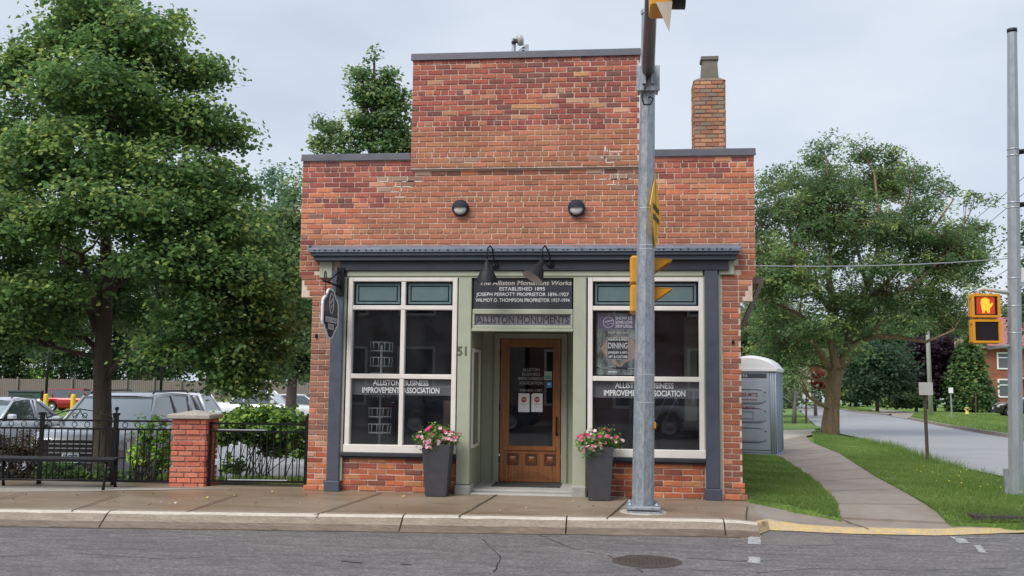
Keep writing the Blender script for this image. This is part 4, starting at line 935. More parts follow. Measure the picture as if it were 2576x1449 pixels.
m = MB(); m.box(.024, .466, .024, .466, -.03, .955, M=PM); m.build('mortar', mat('pillar_mortar', (.70, .50, .43), .95), pb_)
m = MB(); m.bbox(-.055, .545, -.055, .545, .955, 1.02, .012, M=PM); taper(m, 0, 0, 0, 0, 0, 0) if 0 else None
m.add([PM @ Vector(p) for p in ((-.04, -.04, 1.02), (.53, -.04, 1.02), (.53, .53, 1.02), (-.04, .53, 1.02), (.245, .245, 1.075))], [(0, 1, 4), (1, 2, 4), (2, 3, 4), (3, 0, 4)]); m.build('cap', conc_m, pil)
# iron railing on the left
fa = R(4.8)
def fpt(s, z, o=0.): return Vector((-4.76, .14, 0))+Vector((math.cos(fa)*s-math.sin(fa)*o, math.sin(fa)*s+math.cos(fa)*o, z))
fen = empty('iron_fence', 'black iron railing with rings and scrolls left of the brick pillar', 'railing', tuple(fpt(-1.5, 0)))
S_ = [-.82, -1.86, -3.70, -5.5]    # posts
def rail(m, s0, s1, z, r=.011): 
    a, b = fpt(s0, z), fpt(s1, z); d = (b-a); Mx = Matrix.Translation(a) @ Matrix.Rotation(fa, 4, 'Z'); m.box(0, d.length, -r, r, -r, r, M=Mx)
for s in (-.83, -1.88, -3.6, -5.4):
    m = MB(); big = s == -.83
    w_ = .026 if big else .024
    Mx = Matrix.Translation(fpt(s, 0)) @ Matrix.Rotation(fa, 4, 'Z'); m.box(-w_, w_, -w_, w_, 0, 1.0, M=Mx); m.box(-w_-.012, w_+.012, -w_-.012, w_+.012, .99, 1.025, M=Mx)
    if big: m.lathe([(0, .06), (.022, .055), (.030, .035), (.022, .012), (.012, 0), (.012, -.03)], 12, Matrix.Translation(fpt(s, 1.055)))
    m.box(-.05, .05, -.05, .05, .0, .03, M=Mx); m.build('post', black_iron, fen)
for z, nm in ((.915, 'rail'), (.80, 'rail'), (.085, 'rail')):
    m = MB(); rail(m, -6.3, 0, z, .013 if z > .1 else .012); m.build('rail', black_iron, fen)
s = -.06
while s > -6.3:
    m = MB(); Mx = Matrix.Translation(fpt(s, 0)) @ Matrix.Rotation(fa, 4, 'Z'); m.box(-.0065, .0065, -.0065, .0065, .09, .80, M=Mx); s -= .0905; m.build('picket', black_iron, fen)
s = -.16
while s > -6.3:
    c = fpt(s, .8575); m = MB(); m.tube([c+Vector((.038*math.cos(a), 0, .038*math.sin(a))) for a in np.linspace(0, 2*math.pi, 15)], .0055, n=5, cap=False); s -= .18; m.build('ring', black_iron, fen)
def spiral(c, r, a0, turns, sgn): return [c+Vector((sgn*r*(1-t*.6)*math.cos(a0+t*turns*2*math.pi), 0, r*(1-t*.6)*math.sin(a0+t*turns*2*math.pi))) for t in np.linspace(0, 1, 16)]
for cs in (-1.35, -3.15, -4.7):
    m = MB(); mid = fpt(cs, 1.075)
    for sg in (-1, 1):
        m.tube([mid, fpt(cs+sg*.18, 1.05), fpt(cs+sg*.36, .99), fpt(cs+sg*.47, .945)], .008, n=5)
        m.tube(spiral(fpt(cs+sg*.44, .975), .045, -1.2, 1.2, sg), .006, n=5); m.tube(spiral(fpt(cs+sg*.075, .985), .045, -1.4, 1.2, -sg), .006, n=5)
        m.tube([fpt(cs+sg*.1, .94), fpt(cs+sg*.03, 1.0), fpt(cs-sg*.01, 1.06)], .007, n=5)
    m.build('scroll', black_iron, fen)
gt = empty('iron_gate', 'black iron gate between the brick pillar and the shop corner', 'gate', tuple(fpt(1.2, 0)))
for z, a, b in ((.895, .50, 1.86), (.79, .50, 1.86), (.10, .50, 1.86)):
    m = MB(); rail(m, a, b, z, .014); m.build('rail', black_iron, gt)
s = .58
while s < 1.84:
    m = MB(); Mx = Matrix.Translation(fpt(s, 0)) @ Matrix.Rotation(fa, 4, 'Z'); m.box(-.007, .007, -.007, .007, .10, .79, M=Mx); s += .092; m.build('picket', black_iron, gt)
for s in (.52, 1.88):
    m = MB(); Mx = Matrix.Translation(fpt(s, 0)) @ Matrix.Rotation(fa, 4, 'Z'); w_ = .016 if s < 1 else .03
    m.box(-w_, w_, -w_, w_, 0, .92 if s < 1 else 1.0, M=Mx)
    if s > 1: m.lathe([(0, .05), (.022, .04), (.026, .022), (.018, 0)], 12, Matrix.Translation(fpt(s, 1.0)))
    m.build('post', black_iron, gt)
wl = mat('painted_highlight', (.45, .46, .5), .2)  # highlights along the gate rails, added as pale strips
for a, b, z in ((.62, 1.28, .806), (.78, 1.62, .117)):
    m = MB(); Mx = Matrix.Translation(fpt(a, z)) @ Matrix.Rotation(fa, 4, 'Z'); m.box(0, b-a, -.016, .004, -.001, .012, M=Mx); m.build('highlight_strip', wl, gt)
# bench
bn = empty('street_bench', 'black backless metal bench in front of the railing', 'bench', (-6.2, -.5, 0))
ba = R(4.8); b0 = atz(262, 1237, 0); BM = Matrix.Translation(b0) @ Matrix.Rotation(ba, 4, 'Z')   # local x along the bench, y into the pavement's back
iron = black_iron
Ls = 1.75
for k in range(6):
    m = MB(); m.bbox(-Ls, .12, -.02+k*.062, .03+k*.062, .425-.012*abs(k-2.5)/2.5, .445-.012*abs(k-2.5)/2.5+.0, .006, M=BM); m.build('slat', iron, bn)
m = MB(); m.bbox(-Ls, .12, -.035, -.022, .39, .43, .005, M=BM); m.build('apron_bar', iron, bn)
for x in (0, -1.55):
    for y0, sg in ((.0, -1), (.30, 1)):
        m = MB(); m.tube([BM @ Vector((x, y0+sg*.045, 0)), BM @ Vector((x, y0+sg*.02, .1)), BM @ Vector((x, y0, .25)), BM @ Vector((x, y0+.01, .42))], [.024, .018, .02, .028], n=8); m.box(x-.035, x+.035, y0+sg*.045-.04, y0+sg*.045+.04, 0, .02, M=BM); m.build('leg', iron, bn)
m = MB(); m.tube([BM @ Vector((0, .05, .14)), BM @ Vector((-1.55, .05, .14))], .012); m.build('stretcher', iron, bn)
# ------------------------------------------------------------ traffic pole in front of the shop
tp_ = empty('traffic_pole', 'galvanised octagonal traffic pole with a long mast arm at the kerb', 'traffic pole', (1.72, -1.1, 0))
base = atz(1617, 1282, .03); dp = (base-CAM).dot(_fw)
def pd(px, py, o=0.): return atd(px, py, dp+o)
Ptop = pd(1631, 36)
def poletube(m, pts, rad): m.tube(pts, rad, n=8, smooth=False)
m = MB(); A = pd(1617.5, 1282); B = pd(1624, 640); C_ = pd(1629.5, 200); poletube(m, [A, A.lerp(B, .5), B, C_, Ptop], [.132, .119, .104, .085, .078]); m.build('shaft', galv, tp_)
m = MB(); poletube(m, [Ptop, Ptop+Vector((0, 0, .05))], [.088, .088]); m.build('cap', galv, tp_)
m = MB(); m.bbox(A.x-.2, A.x+.2, A.y-.2, A.y+.2, .045, .085, .01); m.bbox(A.x-.19, A.x+.19, A.y-.19, A.y+.19, .005, .03, .01); m.build('base_plate', galv, tp_)
for sx in (-1, 1):
    for sy in (-1, 1): m = MB(); m.tube([(A.x+sx*.155, A.y+sy*.155, .0), (A.x+sx*.155, A.y+sy*.155, .125)], .017, n=6); m.tube([(A.x+sx*.155, A.y+sy*.155, .085), (A.x+sx*.155, A.y+sy*.155, .11)], .03, n=6); m.build('anchor_bolt', galv, tp_)
m = MB(); m.lathe([(0, .012), (.27, .012), (.30, -.02)], 28, Matrix.Translation((A.x, A.y, .0))); m.build('footing', conc_m, tp_)
for py in (525, 618, 628, 942, 1012):
    q = pd(1617.5+(1282-py)*.0105, py); m = MB(); poletube(m, [q-Vector((0, 0, .008)), q+Vector((0, 0, .008))], [.134-.028*(1282-py)/640]*2); m.build('strap', mat('steel_strap', (.5, .52, .55), .35, metal=.5) if py == 525 else MATS['steel_strap'], tp_)
q = pd(1629.5, 204); m = MB(); m.bbox(q.x-.135, q.x+.135, q.y-.13, q.y-.10, q.z-.155, q.z+.15, .006); m.box(q.x-.07, q.x-.03, q.y-.17, q.y-.13, q.z-.08, q.z+.15); m.box(q.x+.03, q.x+.07, q.y-.17, q.y-.13, q.z-.08, q.z+.15)
m.box(q.x-.12, q.x-.09, q.y-.1, q.y+.1, q.z-.14, q.z-.1); m.box(q.x+.09, q.x+.12, q.y-.1, q.y+.1, q.z-.14, q.z-.1); m.build('arm_bracket', galv, tp_)
s0 = Vector((q.x, q.y-.15, q.z+.08))
arm = [s0, s0+Vector((-.02, -1.2, .22)), s0+Vector((-.05, -2.6, .42)), s0+Vector((-.09, -4.6, .60)), s0+Vector((-.14, -7.5, .75))]
m = MB(); m.tube(arm, [.073, .066, .06, .05, .04], n=12); m.build('mast_arm', mat('arm_steel', (.17, .165, .165), .45, metal=.4, var=.15, vscale=20), tp_)
m = MB(); m.tube([q+Vector((0, -.16, .0)), q+Vector((-.03, -.17, -.12)), q+Vector((-.075, -.15, -.24)), q+Vector((-.05, -.15, -.33)), q+Vector((.02, -.15, -.33)), q+Vector((.055, -.15, -.26)), q+Vector((.02, -.15, -.235)), q+Vector((.0, -.15, -.25))], .011, n=6); m.build('cable', black_m, tp_)
# traffic signal on the arm
k0 = 1.75; hc = s0+Vector((-.03+.13, -2.3, .38)); hb = atd(1661, 34, (hc-CAM).dot(_fw))
ts = empty('traffic_signal', 'yellow traffic signal under the mast arm at the top edge of the view', 'traffic signal', tuple(hb))
m = MB()
for k in range(3): m.bbox(hb.x-.10, hb.x+.10, hb.y-.17, hb.y+.17, hb.z+.01+k*.355, hb.z+.355+k*.355, .02)
m.build('housing', yellow_p, ts)
m = MB(); m.box(hb.x+.06, hb.x+.07, hb.y-.30, hb.y+.30, hb.z-.12, hb.z+1.2); m.build('backplate', mat('pale_backplate', (.5, .45, .36), .5), ts) if 0 else None
for k in range(3):
    m = MB(); m.lathe([(.135, .10), (.14, .23), (.132, .23), (.128, .10)], 20, Matrix.Translation((hb.x, hb.y, hb.z+.18+k*.355)) @ Matrix.Rotation(R(90), 4, 'Y') , ang=R(270), a0=R(135+90-45-45)); m.build('visor', black_m, ts)
m = MB(); m.prism([(hb.x-.05, hb.z+.03), (hb.x+.10, hb.z+.03), (hb.x+.07, hb.z-.25)], hb.y-.20, hb.y-.19); m.build('louvre', mat('louvre', (.5, .42, .34), .5), ts)
# diamond warning sign
dc = pd(1649, 532, .02)
wsn = empty('warning_sign', 'yellow diamond warning sign seen nearly edge-on, strapped to the steel pole', 'warning sign', tuple(dc))
DM = Matrix.Translation(dc) @ Matrix.Rotation(R(-90+11), 4, 'Z'); DM = Matrix.Translation(dc) @ Matrix.Rotation(R(90-10.5), 4, 'Z')
hd_ = .45
m = MB(); m.prism([(0, -hd_), (hd_, 0), (0, hd_), (-hd_, 0)], -.004, .004, DM); m.build('plate', sign_y, wsn)
m = MB()
def dtube(m, pts, r): m.tube([DM @ Vector((x, -.006, z)) for x, z in pts], r, n=4, smooth=False)
m.prism([(-.012, -.36), (.012, -.36), (.012, .36), (-.012, .36)], -.0065, -.004, DM)
m.build('mark', black_m, wsn)
m = MB()
for z in (.03, -.09):
    for k in range(7): x = -.24+k*.075; m.prism([(x, z-.035), (x+.05, z-.035), (x+.05, z+.035), (x, z+.035)], -.0065, -.004, DM)
m.build('mark_row', black_m, wsn)
m = MB()
for z in (.30, -.30): m.box(-.03, .03, .004, .05, z-.02, z+.02, M=DM)
m.build('bracket', galv, wsn)
# pedestrian signal on the near pole, seen from the side
def pedsignal(e, M_, lit, seg=2):
    """local: faces -y, origin at its centre; two square sections one above the other"""
    for k in range(2):
        z = -.345+.35*k
        m = MB(); m.bbox(-.19, .19, -.02, .11, z, z+.34, .025, M=M_); m.build('housing', yellow_p, e)
        m = MB(); m.frame(-.19, .19, z+.003, z+.337, .028, -.045, -.02) if 0 else None
        for (x0, x1, z0, z1) in ((-.19, -.155, z+.01, z+.33), (.155, .19, z+.01, z+.33), (-.155, .155, z+.01, z+.04), (-.155, .155, z+.30, z+.33)): m.box(x0, x1, -.05, -.02, z0, z1, M=M_)
        m.build('door_frame', yellow_p, e)
        m = MB(); m.box(-.155, .155, -.026, -.021, z+.04, z+.30, M=M_); m.build('face', mat('signal_face', (.015, .012, .015), .3) if 'signal_face' not in MATS else MATS['signal_face'], e)
        if lit and k == 1:
            m = MB(); m.box(-.12, .12, -.0285, -.0265, z+.055, z+.29, M=M_); m.build('red_glow', mat('lit_red', (.1, .01, .01), .5, emit=(.9, .06, .01, .28)), e)
            c = z+.17
            hand = [(-.045, c-.10), (-.02, c-.10), (-.005, c-.06), (.01, c-.06), (.02, c-.10), (.05, c-.10), (.055, c-.04), (.085, c+.0), (.10, c+.035), (.08, c+.045), (.055, c+.015), (.05, c+.03), (.055, c+.085), (.035, c+.09), (.025, c+.10), (.0, c+.115), (-.03, c+.105), (-.055, c+.09), (-.065, c+.04), (-.055, c-.03)]
            m = MB(); m.prism(hand, -.0315, -.029, M_); m.build('lit_hand', mat('lit_hand', (.2, .1, .0), .5, emit=(1., .36, .02, .85)), e)
    m = MB()
    for z in (-.30, -.05, .05, .30): m.box(-.205, -.19, -.02, .02, z-.02, z+.02, M=M_)
    m.build('hinge', yellow_p, e)
X0_ = pd(1587, 718, .28)
ns = empty('pedestrian_signal', 'yellow pedestrian signal behind the near steel pole, seen from the side', 'pedestrian signal', tuple(X0_))
NM = Matrix.Translation(X0_+Vector((.14, 0, 0))) @ Matrix.Rotation(R(90+6), 4, 'Z')
NM = Matrix.Translation(X0_+Vector((.10, .02, 0))) @ Matrix.Rotation(R(90), 4, 'Z')
pedsignal(ns, NM, False)
for k in range(2):
    z = -.345+.35*k
    m = MB()
    for x in (-.17, .165): m.add([NM @ Vector(p) for p in ((x, -.02, z+.32), (x, -.385, z+.29), (x, -.02, z+.03), (x+.006, -.02, z+.32), (x+.006, -.385, z+.29), (x+.006, -.02, z+.03))], [(0, 1, 2), (5, 4, 3), (0, 3, 4, 1), (1, 4, 5, 2), (2, 5, 3, 0)])
    m.add([NM @ Vector(p) for p in ((-.175, -.02, z+.325), (.175, -.02, z+.325), (.175, -.39, z+.295), (-.175, -.39, z+.295), (-.175, -.02, z+.317), (.175, -.02, z+.317), (.175, -.39, z+.287), (-.175, -.39, z+.287))], [(0, 1, 2, 3), (7, 6, 5, 4), (0, 3, 7, 4), (3, 2, 6, 7), (2, 1, 5, 6)])
    m.build('visor', yellow_p, ns)
q = pd(1646, 1070, -.0)
pbt = empty('push_button', 'small yellow crossing push button on the right side of the near steel pole', 'push button', tuple(q)); m = MB(); m.bbox(q.x-.03, q.x+.02, q.y-.05, q.y+.05, q.z-.04, q.z+.04, .01); m.build('box', yellow_p, pbt); m = MB(); m.lathe([(0, .03), (.02, .026), (.022, 0)], 12, Matrix.Translation((q.x+.02, q.y, q.z)) @ Matrix.Rotation(R(90), 4, 'Y')); m.build('button', black_m, pbt)
# ------------------------------------------------------------ right-hand pole
rb = onT(2556, 1243, .05); rdp = (rb-CAM).dot(_fw)
def rp_(px, py, o=0.): return atd(px, py, rdp+o)
rpole = empty('signal_pole', 'tall grey steel signal pole standing in the grass at right', 'signal pole', tuple(rb))
galv2 = mat('grey_steel', (.36, .39, .42), .5, metal=.3, var=.15, vscale=18, stretch=(1, 1, .3))
t_ = rp_(2546, 82); m = MB(); m.tube([rb-Vector((0, 0, .1)), rb.lerp(t_, .35), rb.lerp(t_, .7), t_], [.104, .095, .08, .066], n=8, smooth=False); m.build('shaft', galv2, rpole)
m = MB(); m.tube([t_, t_+Vector((0, 0, .05))], .07, n=8); m.build('cap', black_m, rpole)
for py in (376, 392, 510, 523, 700, 770, 838): q = rb.lerp(t_, (1243-py)/(1243-82)); m = MB(); m.tube([q-Vector((0, 0, .008)), q+Vector((0, 0, .008))], .108-.034*(1243-py)/1160, n=8); m.build('strap', MATS['steel_strap'], rpole)
for py in (383, 516): q = rb.lerp(t_, (1243-py)/(1243-82)); m = MB(); m.tube([q+Vector((.06, 0, 0)), q+Vector((.9, -.3, .06))], .035, n=10); m.build('bracket_arm', black_m, rpole)
q = rb-Vector((0, 0, 0)); m = MB(); m.bbox(q.x-.15, q.x-.10, q.y-.03, q.y+.03, q.z, q.z+.35); m.build('conduit', galv, rpole)
ctr = rp_(2478.5, 801.5, -.1)
ps = empty('pedestrian_signal', 'yellow pedestrian signal with lit orange hand hanging beside the right pole', 'pedestrian signal', tuple(ctr))
PSM = Matrix.Translation(ctr) @ Matrix.Rotation(R(1), 4, 'Z'); pedsignal(ps, PSM, True)
m = MB(); pt = rp_(2548, 739); m.tube([ctr+Vector((-.05, .08, .34)), ctr+Vector((-.05, .08, .40)), ctr+Vector((.02, .08, .42)), pt], .028, n=8)
m.build('bracket', mat('pale_pipe', (.5, .5, .47), .5), ps); m = MB(); pt = rp_(2548, 869); m.tube([ctr+Vector((0, .08, -.34)), ctr+Vector((0.05, .08, -.40)), pt], .024, n=8); m.build('bracket', MATS['pale_pipe'], ps)
q = rp_(2566, 694, -.05); ss = empty('street_name_sign', 'pale street name blade clamped to the right signal pole', 'street sign', tuple(q))
SM = Matrix.Translation(q) @ Matrix.Rotation(R(-28), 4, 'Z'); m = MB(); m.bbox(.0, .75, -.01, .01, -.09, .11, .004, M=SM); m.build('blade', mat('sign_white', (.55, .56, .56), .5), ss); m = MB(); m.box(-.05, .06, -.02, .02, -.14, -.09, M=SM); m.build('clamp', galv, ss)
# ------------------------------------------------------------ porta-potty, posts, hydrant, house
plast = mat('grey_plastic', (.33, .38, .44), .5, var=.08, vscale=3); plast_d = mat('grey_plastic_dark', (.12, .15, .19), .5)
pc = onT(1955, 1149, 0); PR = R(-16.4)
pt = empty('portable_toilet', 'grey portable toilet with white domed roof beside the shop', 'portable toilet', tuple(pc))
W = 1.12; H = 2.02
M_ = Matrix.Translation(pc) @ Matrix.Rotation(PR, 4, 'Z') @ Matrix.Translation((-W, 0, 0))   # local: front at y=0, x 0..W
m = MB(); m.bbox(0, W, 0, W, .06, H-.10, .02, M=M_); m.box(-.02, W+.02, -.02, W, 0, .06, M=M_); m.build('cabin', plast, pt)
m = MB(); n = 14; vs = []
for i in range(n+1):
    a = i/n; x = -.03+(W+.06)*a; z = H-.10+.03+.30*math.sin(math.pi*a)**.55 if 0 < a < 1 else H-.10+.03
    for y in (-.05, .1, W-.1, W+.03): vs.append(M_ @ Vector((x, y, z-(.06 if y in (-.05, W+.03) else 0)*(1 if 0 < a < 1 else 0))))
m.add(vs, [(i*4+k, (i+1)*4+k, (i+1)*4+k+1, i*4+k+1) for i in range(n) for k in range(3)], smooth=True)
m.bbox(-.04, W+.04, -.055, W+.04, H-.14, H-.05, .015, M=M_)
for sy in (-.05, W+.03): m.add([vs[i*4+(0 if sy < 0 else 3)] for i in range(n+1)], [tuple(range(n+1))])
m.build('roof', mat('white_plastic', (.75, .76, .78), .45), pt)
m = MB(); m.bbox(.10, .98, -.02, -.001, .14, 1.90, .008, M=M_); dd = m.build('door', plast, pt)
m = MB()
for (z0, z1) in ((.30, .62), (.74, 1.06), (1.16, 1.48)):
    for sg in (0, 1):
        zz = z0 if sg == 0 else z1; o = .07 if sg == 0 else -.07
        m.tube([M_ @ Vector(p) for p in ((.16, -.024, zz), (.74, -.024, zz), (.90, -.024, zz+o))], .010, n=5)
m.build('door_ribs', plast_d, dd); m = MB()
for (z0, z1) in ((.33, .59), (.77, 1.03), (1.19, 1.45)): m.bbox(.18, .86, -.032, -.018, z0, z1, .012, M=M_)
m.build('door_panels', plast, dd)
m = MB(); m.frame(.26, .62, .82, .99, .012, -.040, -.030); 
for i in range(len(m.v)): m.v[i] = tuple(M_ @ Vector(m.v[i]))
m.build('recess', plast_d, dd)
m = MB(); m.box(.14, .92, -.025, -.019, 1.74, 1.84, M=M_); m.build('vent', mat('vent_dark', (.05, .055, .07), .6), dd)
m = MB()
for k in range(6): m.box(.16+k*.06, .195+k*.06, -.028, -.024, 1.76, 1.82, M=M_)
m.build('vent_slots', plast, dd)
redl = mat('red_lettering', (.22, .05, .06), .6)
text('GEE-MITZ', .11, .52, -.036, 1.36, redl, dd, fit=.42, M=M_, bold=.002); text('GEE-MITZ', .09, .45, -.036, 1.07, redl, dd, fit=.40, M=M_, bold=.001)
m = MB()
for k in range(12): m.box(.33+k*.032, .352+k*.032, -.036, -.032, 1.235, 1.265, M=M_)
m.build('small_print', redl, dd)
m = MB()
for x in (W-.10, W-.05, W-.0): m.tube([M_ @ Vector((x-.01, -.008, .08)), M_ @ Vector((x-.01, -.008, H-.15))], .016, n=6)
for y in (.2, .5, .8, 1.05): m.tube([M_ @ Vector((W+.005, y, .08)), M_ @ Vector((W+.005, y, H-.15))], .02, n=6)
m.build('corner_ribs', plast, pt)
def up(p, h): return Vector((p[0], p[1], p[2]+h))
rust = mat('rusty_post', (.10, .07, .055), .8, metal=.2, var=.4, vscale=20); signback = mat('sign_back', (.42, .40, .38), .55, var=.08)
def post_sign(base_px, top_px, r, m_, lab, cat, name, boards, lean=True, group=None):
    b = onT(*base_px); d = (b-CAM).dot(_fw); t = atd(*top_px, d); e = empty(name, lab, cat, tuple(b), group)
    m = MB(); m.tube([b-Vector((0, 0, .1)), t], r, n=6, smooth=False); m.build('post', m_, e)
    for (x0, x1, y0, y1, mm) in boards:
        p, q = atd(x0, y0, d-.06), atd(x1, y1, d-.06); m = MB(); m.bbox(min(p.x, q.x), max(p.x, q.x), p.y-.006, p.y+.006, min(p.z, q.z), max(p.z, q.z), .004); m.build('sign_plate', mm, e)
    return e, d
post_sign((2334, 1166), (2325, 975), .035, rust, 'leaning rusty post with a grey sign seen from behind on the verge', 'sign post', 'sign_post', [(2311, 2345, 962, 994, signback)])
post_sign((2028, 1064), (2028, 985), .05, rust, 'dark post with two small white sign plates beyond the portable toilet', 'sign post', 'sign_post', [(2018, 2026.5, 988, 1003, white_m), (2030, 2039, 988, 1003, white_m)])
post_sign((2395, 1052), (2391, 978), .05, galv, 'thin grey post with a small white sign on the far lawn', 'sign post', 'sign_post', [(2386, 2397, 975, 989, white_m)])
post_sign((2455, 1038), (2454, 988), .06, rust, 'bare rusty marker post behind the fire hydrant', 'post', 'marker_post', [])
# hydrant
hb = onT(2433, 1044); hk = .0115*((hb-CAM).dot(_fw))/.9; hy = empty('fire_hydrant', 'yellow fire hydrant with green cap on the far lawn', 'fire hydrant', tuple(hb))
s = ((hb-CAM).dot(_fw))/2400*27/.9
m = MB(); m.lathe([(.19*s, 0), (.19*s, .05*s), (.14*s, .06*s), (.14*s, .55*s), (.18*s, .57*s), (.18*s, .62*s), (.13*s, .64*s)], 16, Matrix.Translation(hb)); m.build('barrel', mat('hydrant_yellow', (.75, .55, .15), .5), hy)
m = MB(); m.lathe([(.14*s, .64*s), (.13*s, .74*s), (.08*s, .82*s), (.03*s, .84*s), (.03*s, .9*s), (0, .9*s)], 16, Matrix.Translation(hb)); m.build('bonnet', mat('hydrant_green', (.02, .10, .06), .5), hy)
for sx, sy in ((-1, 0), (1, 0), (0, -1)):
    m = MB(); c = hb+Vector((0, 0, .46*s)); m.tube([c, c+Vector((sx*.22*s, sy*.22*s, 0))], .06*s, n=10); m.build('nozzle', black_m if sy else MATS['hydrant_yellow'], hy)
# utility pole and wires
ub = onT(2342, 1046); ud = (ub-CAM).dot(_fw); ut = atd(2324, 600, ud)
up_ = empty('utility_pole', 'pale weathered utility pole on the far verge', 'utility pole', tuple(ub)); m = MB(); m.tube([ub-Vector((0, 0, .3)), ub.lerp(ut, .5), ut], [5.6*ud/2400, 4.8*ud/2400, 3.6*ud/2400], n=10); m.build('pole', mat('pale_pole', (.46, .44, .41), .85, var=.2, vscale=3, stretch=(4, 4, .3)), up_)
m = MB(); cc = ub.lerp(ut, .97); m.box(cc.x-1.2, cc.x+1.2, cc.y-.07, cc.y+.07, cc.z-.07, cc.z+.07); m.build('crossarm', oldwood, up_)
wire_m = mat('cable_grey', (.10, .10, .11), .6)
def cable(a, b, sag, r, lab, m_=None):
    pts = [a.lerp(b, t)-Vector((0, 0, sag*4*t*(1-t))) for t in np.linspace(0, 1, 24)]; m = MB(); m.tube(pts, r, n=5); o = m.build('overhead_cable', m_ or wire_m); tag(o, lab, 'cable', 'overhead cables at right'); return o
cable(Vector((3.1, 6.0, 3.86)), atd(2900, 600, 27), .30, .014, 'thick pale overhead cable crossing in front of the big locust tree', mat('cable_pale', (.30, .31, .33), .6))
for k, (x0, y0, x1, y1) in enumerate(((2330, 640, 2700, 330), (2330, 672, 2700, 375), (2330, 735, 2700, 470), (2330, 792, 2700, 560))):
    cable(atd(x0, y0, ud), atd(x1, y1, 34), .3, .014, ['uppermost of four slanting cables left of the right pole', 'second from top of four slanting cables left of the right pole', 'third from top of four slanting cables left of the right pole', 'lowest of four slanting cables left of the right pole'][k])
# small things beyond the street
gbx = onT(2160, 1019); d_ = (gbx-CAM).dot(_fw); sc = d_/2400
e = empty('utility_box', 'low green utility box on the verge past the locust trunk', 'utility box', tuple(gbx)); m = MB(); m.bbox(gbx.x-13*sc, gbx.x+13*sc, gbx.y, gbx.y+1, gbx.z, gbx.z+13*sc, .05); m.bbox(gbx.x-13.5*sc, gbx.x+13.5*sc, gbx.y-.05, gbx.y+1.05, gbx.z+13*sc, gbx.z+15*sc, .05); m.build('cabinet', mat('box_green', (.18, .36, .28), .5), e)
for (px, w_, h_, mm, lab) in ((2213, 6, 31, conc_m, 'narrow pale gate post, leftmost of three posts past the street'), (2227, 14, 33, bark_m, 'dark brown stump-like post between two pale gate posts'), (2243, 9, 33, conc_m, 'wider pale gate post right of the brown post')):
    b = onT(px, 1021); sc = (b-CAM).dot(_fw)/2400; m = MB(); m.bbox(b.x-w_/2*sc, b.x+w_/2*sc, b.y, b.y+w_*sc, b.z-.1, b.z+h_*sc, .06); m.bbox(b.x-w_*.55*sc, b.x+w_*.55*sc, b.y-.05, b.y+w_*sc+.05, b.z+h_*sc, b.z+(h_+1.5)*sc, .03); tag(m.build('gate_post', mm), lab, 'gate post', 'posts past the side street')
# red brick house at right
hd = 100.; h0 = atd(2484, 1030, hd); hgz = T(h0.x, h0.y)
hs_ = empty('brick_house', 'two storey red brick house with pinkish red roof behind the cedar', 'house', (h0.x, h0.y, hgz))
def hx(px): return atd(px, 900, hd).x-h0.x
def hz(py): return atd(2520, py, hd).z
HM = Matrix.Translation((h0.x, h0.y, 0)) @ Matrix.Rotation(0, 4, 'Z')
hb_m = brickmat('house_brick', [(.26, .075, .045), (.32, .11, .065), (.22, .07, .045)], (.25, .12, .08), bl=.6, ch=.22, bump=.2, sq=99)
ez = hz(876); wr = 14.
m = MB(); m.box(0, wr, 0, 9, hgz-.5, ez, M=HM); m.build('walls', hb_m, hs_); m = MB(); m.box(-.02, -.005, 0, 9, hgz-.5, ez-.02, M=HM); m.build('side_wall', brickmat('house_side_brick', [(.26, .075, .045), (.32, .11, .065), (.22, .07, .045)], (.25, .12, .08), bl=.6, ch=.22, bump=.2, sq=99, vert='YZ'), hs_)
m = MB(); m.prism([(-1.0, ez), (wr+1, ez), (wr+1, ez+.25), (-1, ez+.25)], -.9, 9.9, HM); m.build('eaves', mat('eaves', (.35, .35, .33), .6), hs_)
m = MB(); m.add([HM @ Vector(p) for p in ((-1.1, -1, ez+.25), (wr+1.1, -1, ez+.25), (wr+1.1, 10, ez+.25), (-1.1, 10, ez+.25), (3.2, 4.5, ez+3.6), (wr-3, 4.5, ez+3.6))], [(0, 1, 5, 4), (1, 2, 5), (2, 3, 4, 5), (3, 0, 4)]); m.build('roof', mat('red_roof', (.36, .14, .13), .8, var=.15, vscale=2, stretch=(1, 1, 6)), hs_)
hw = mat('house_window_glass', (.10, .12, .14), .15)
for (a, b, c, d2) in ((2511, 2541, 886, 929), (2511, 2541, 953, 1000), (2590, 2625, 886, 929), (2590, 2625, 953, 1000)):
    f_ = MB(); f_.frame(hx(a), hx(b), hz(d2), hz(c), .14, -.12, .0); f_.box(hx(a), hx(b), -.11, -.01, hz((c+d2)/2-8)-.05, hz((c+d2)/2-8)+.05)
    f_.v = [tuple(HM @ Vector(v)) for v in f_.v]; fr = f_.build('window', white_m, hs_); g = MB(); g.box(hx(a)+.1, hx(b)-.1, -.05, .02, hz(d2)+.1, hz(c)-.1, M=HM); g.build('pane', hw, fr)
m = MB(); m.box(hx(2562), hx(2640), -2, -1.9, hz(932), hz(928), M=HM); m.box(hx(2562), hx(2640), -2, -1.9, hz(950), hz(947), M=HM)
for k in range(12): x = hx(2562)+k*.28; m.box(x, x+.07, -1.98, -1.92, hz(948), hz(931), M=HM)
m.box(hx(2562), hx(2640), -2, 0, hz(953), hz(950), M=HM); m.build('balcony', white_m, hs_)
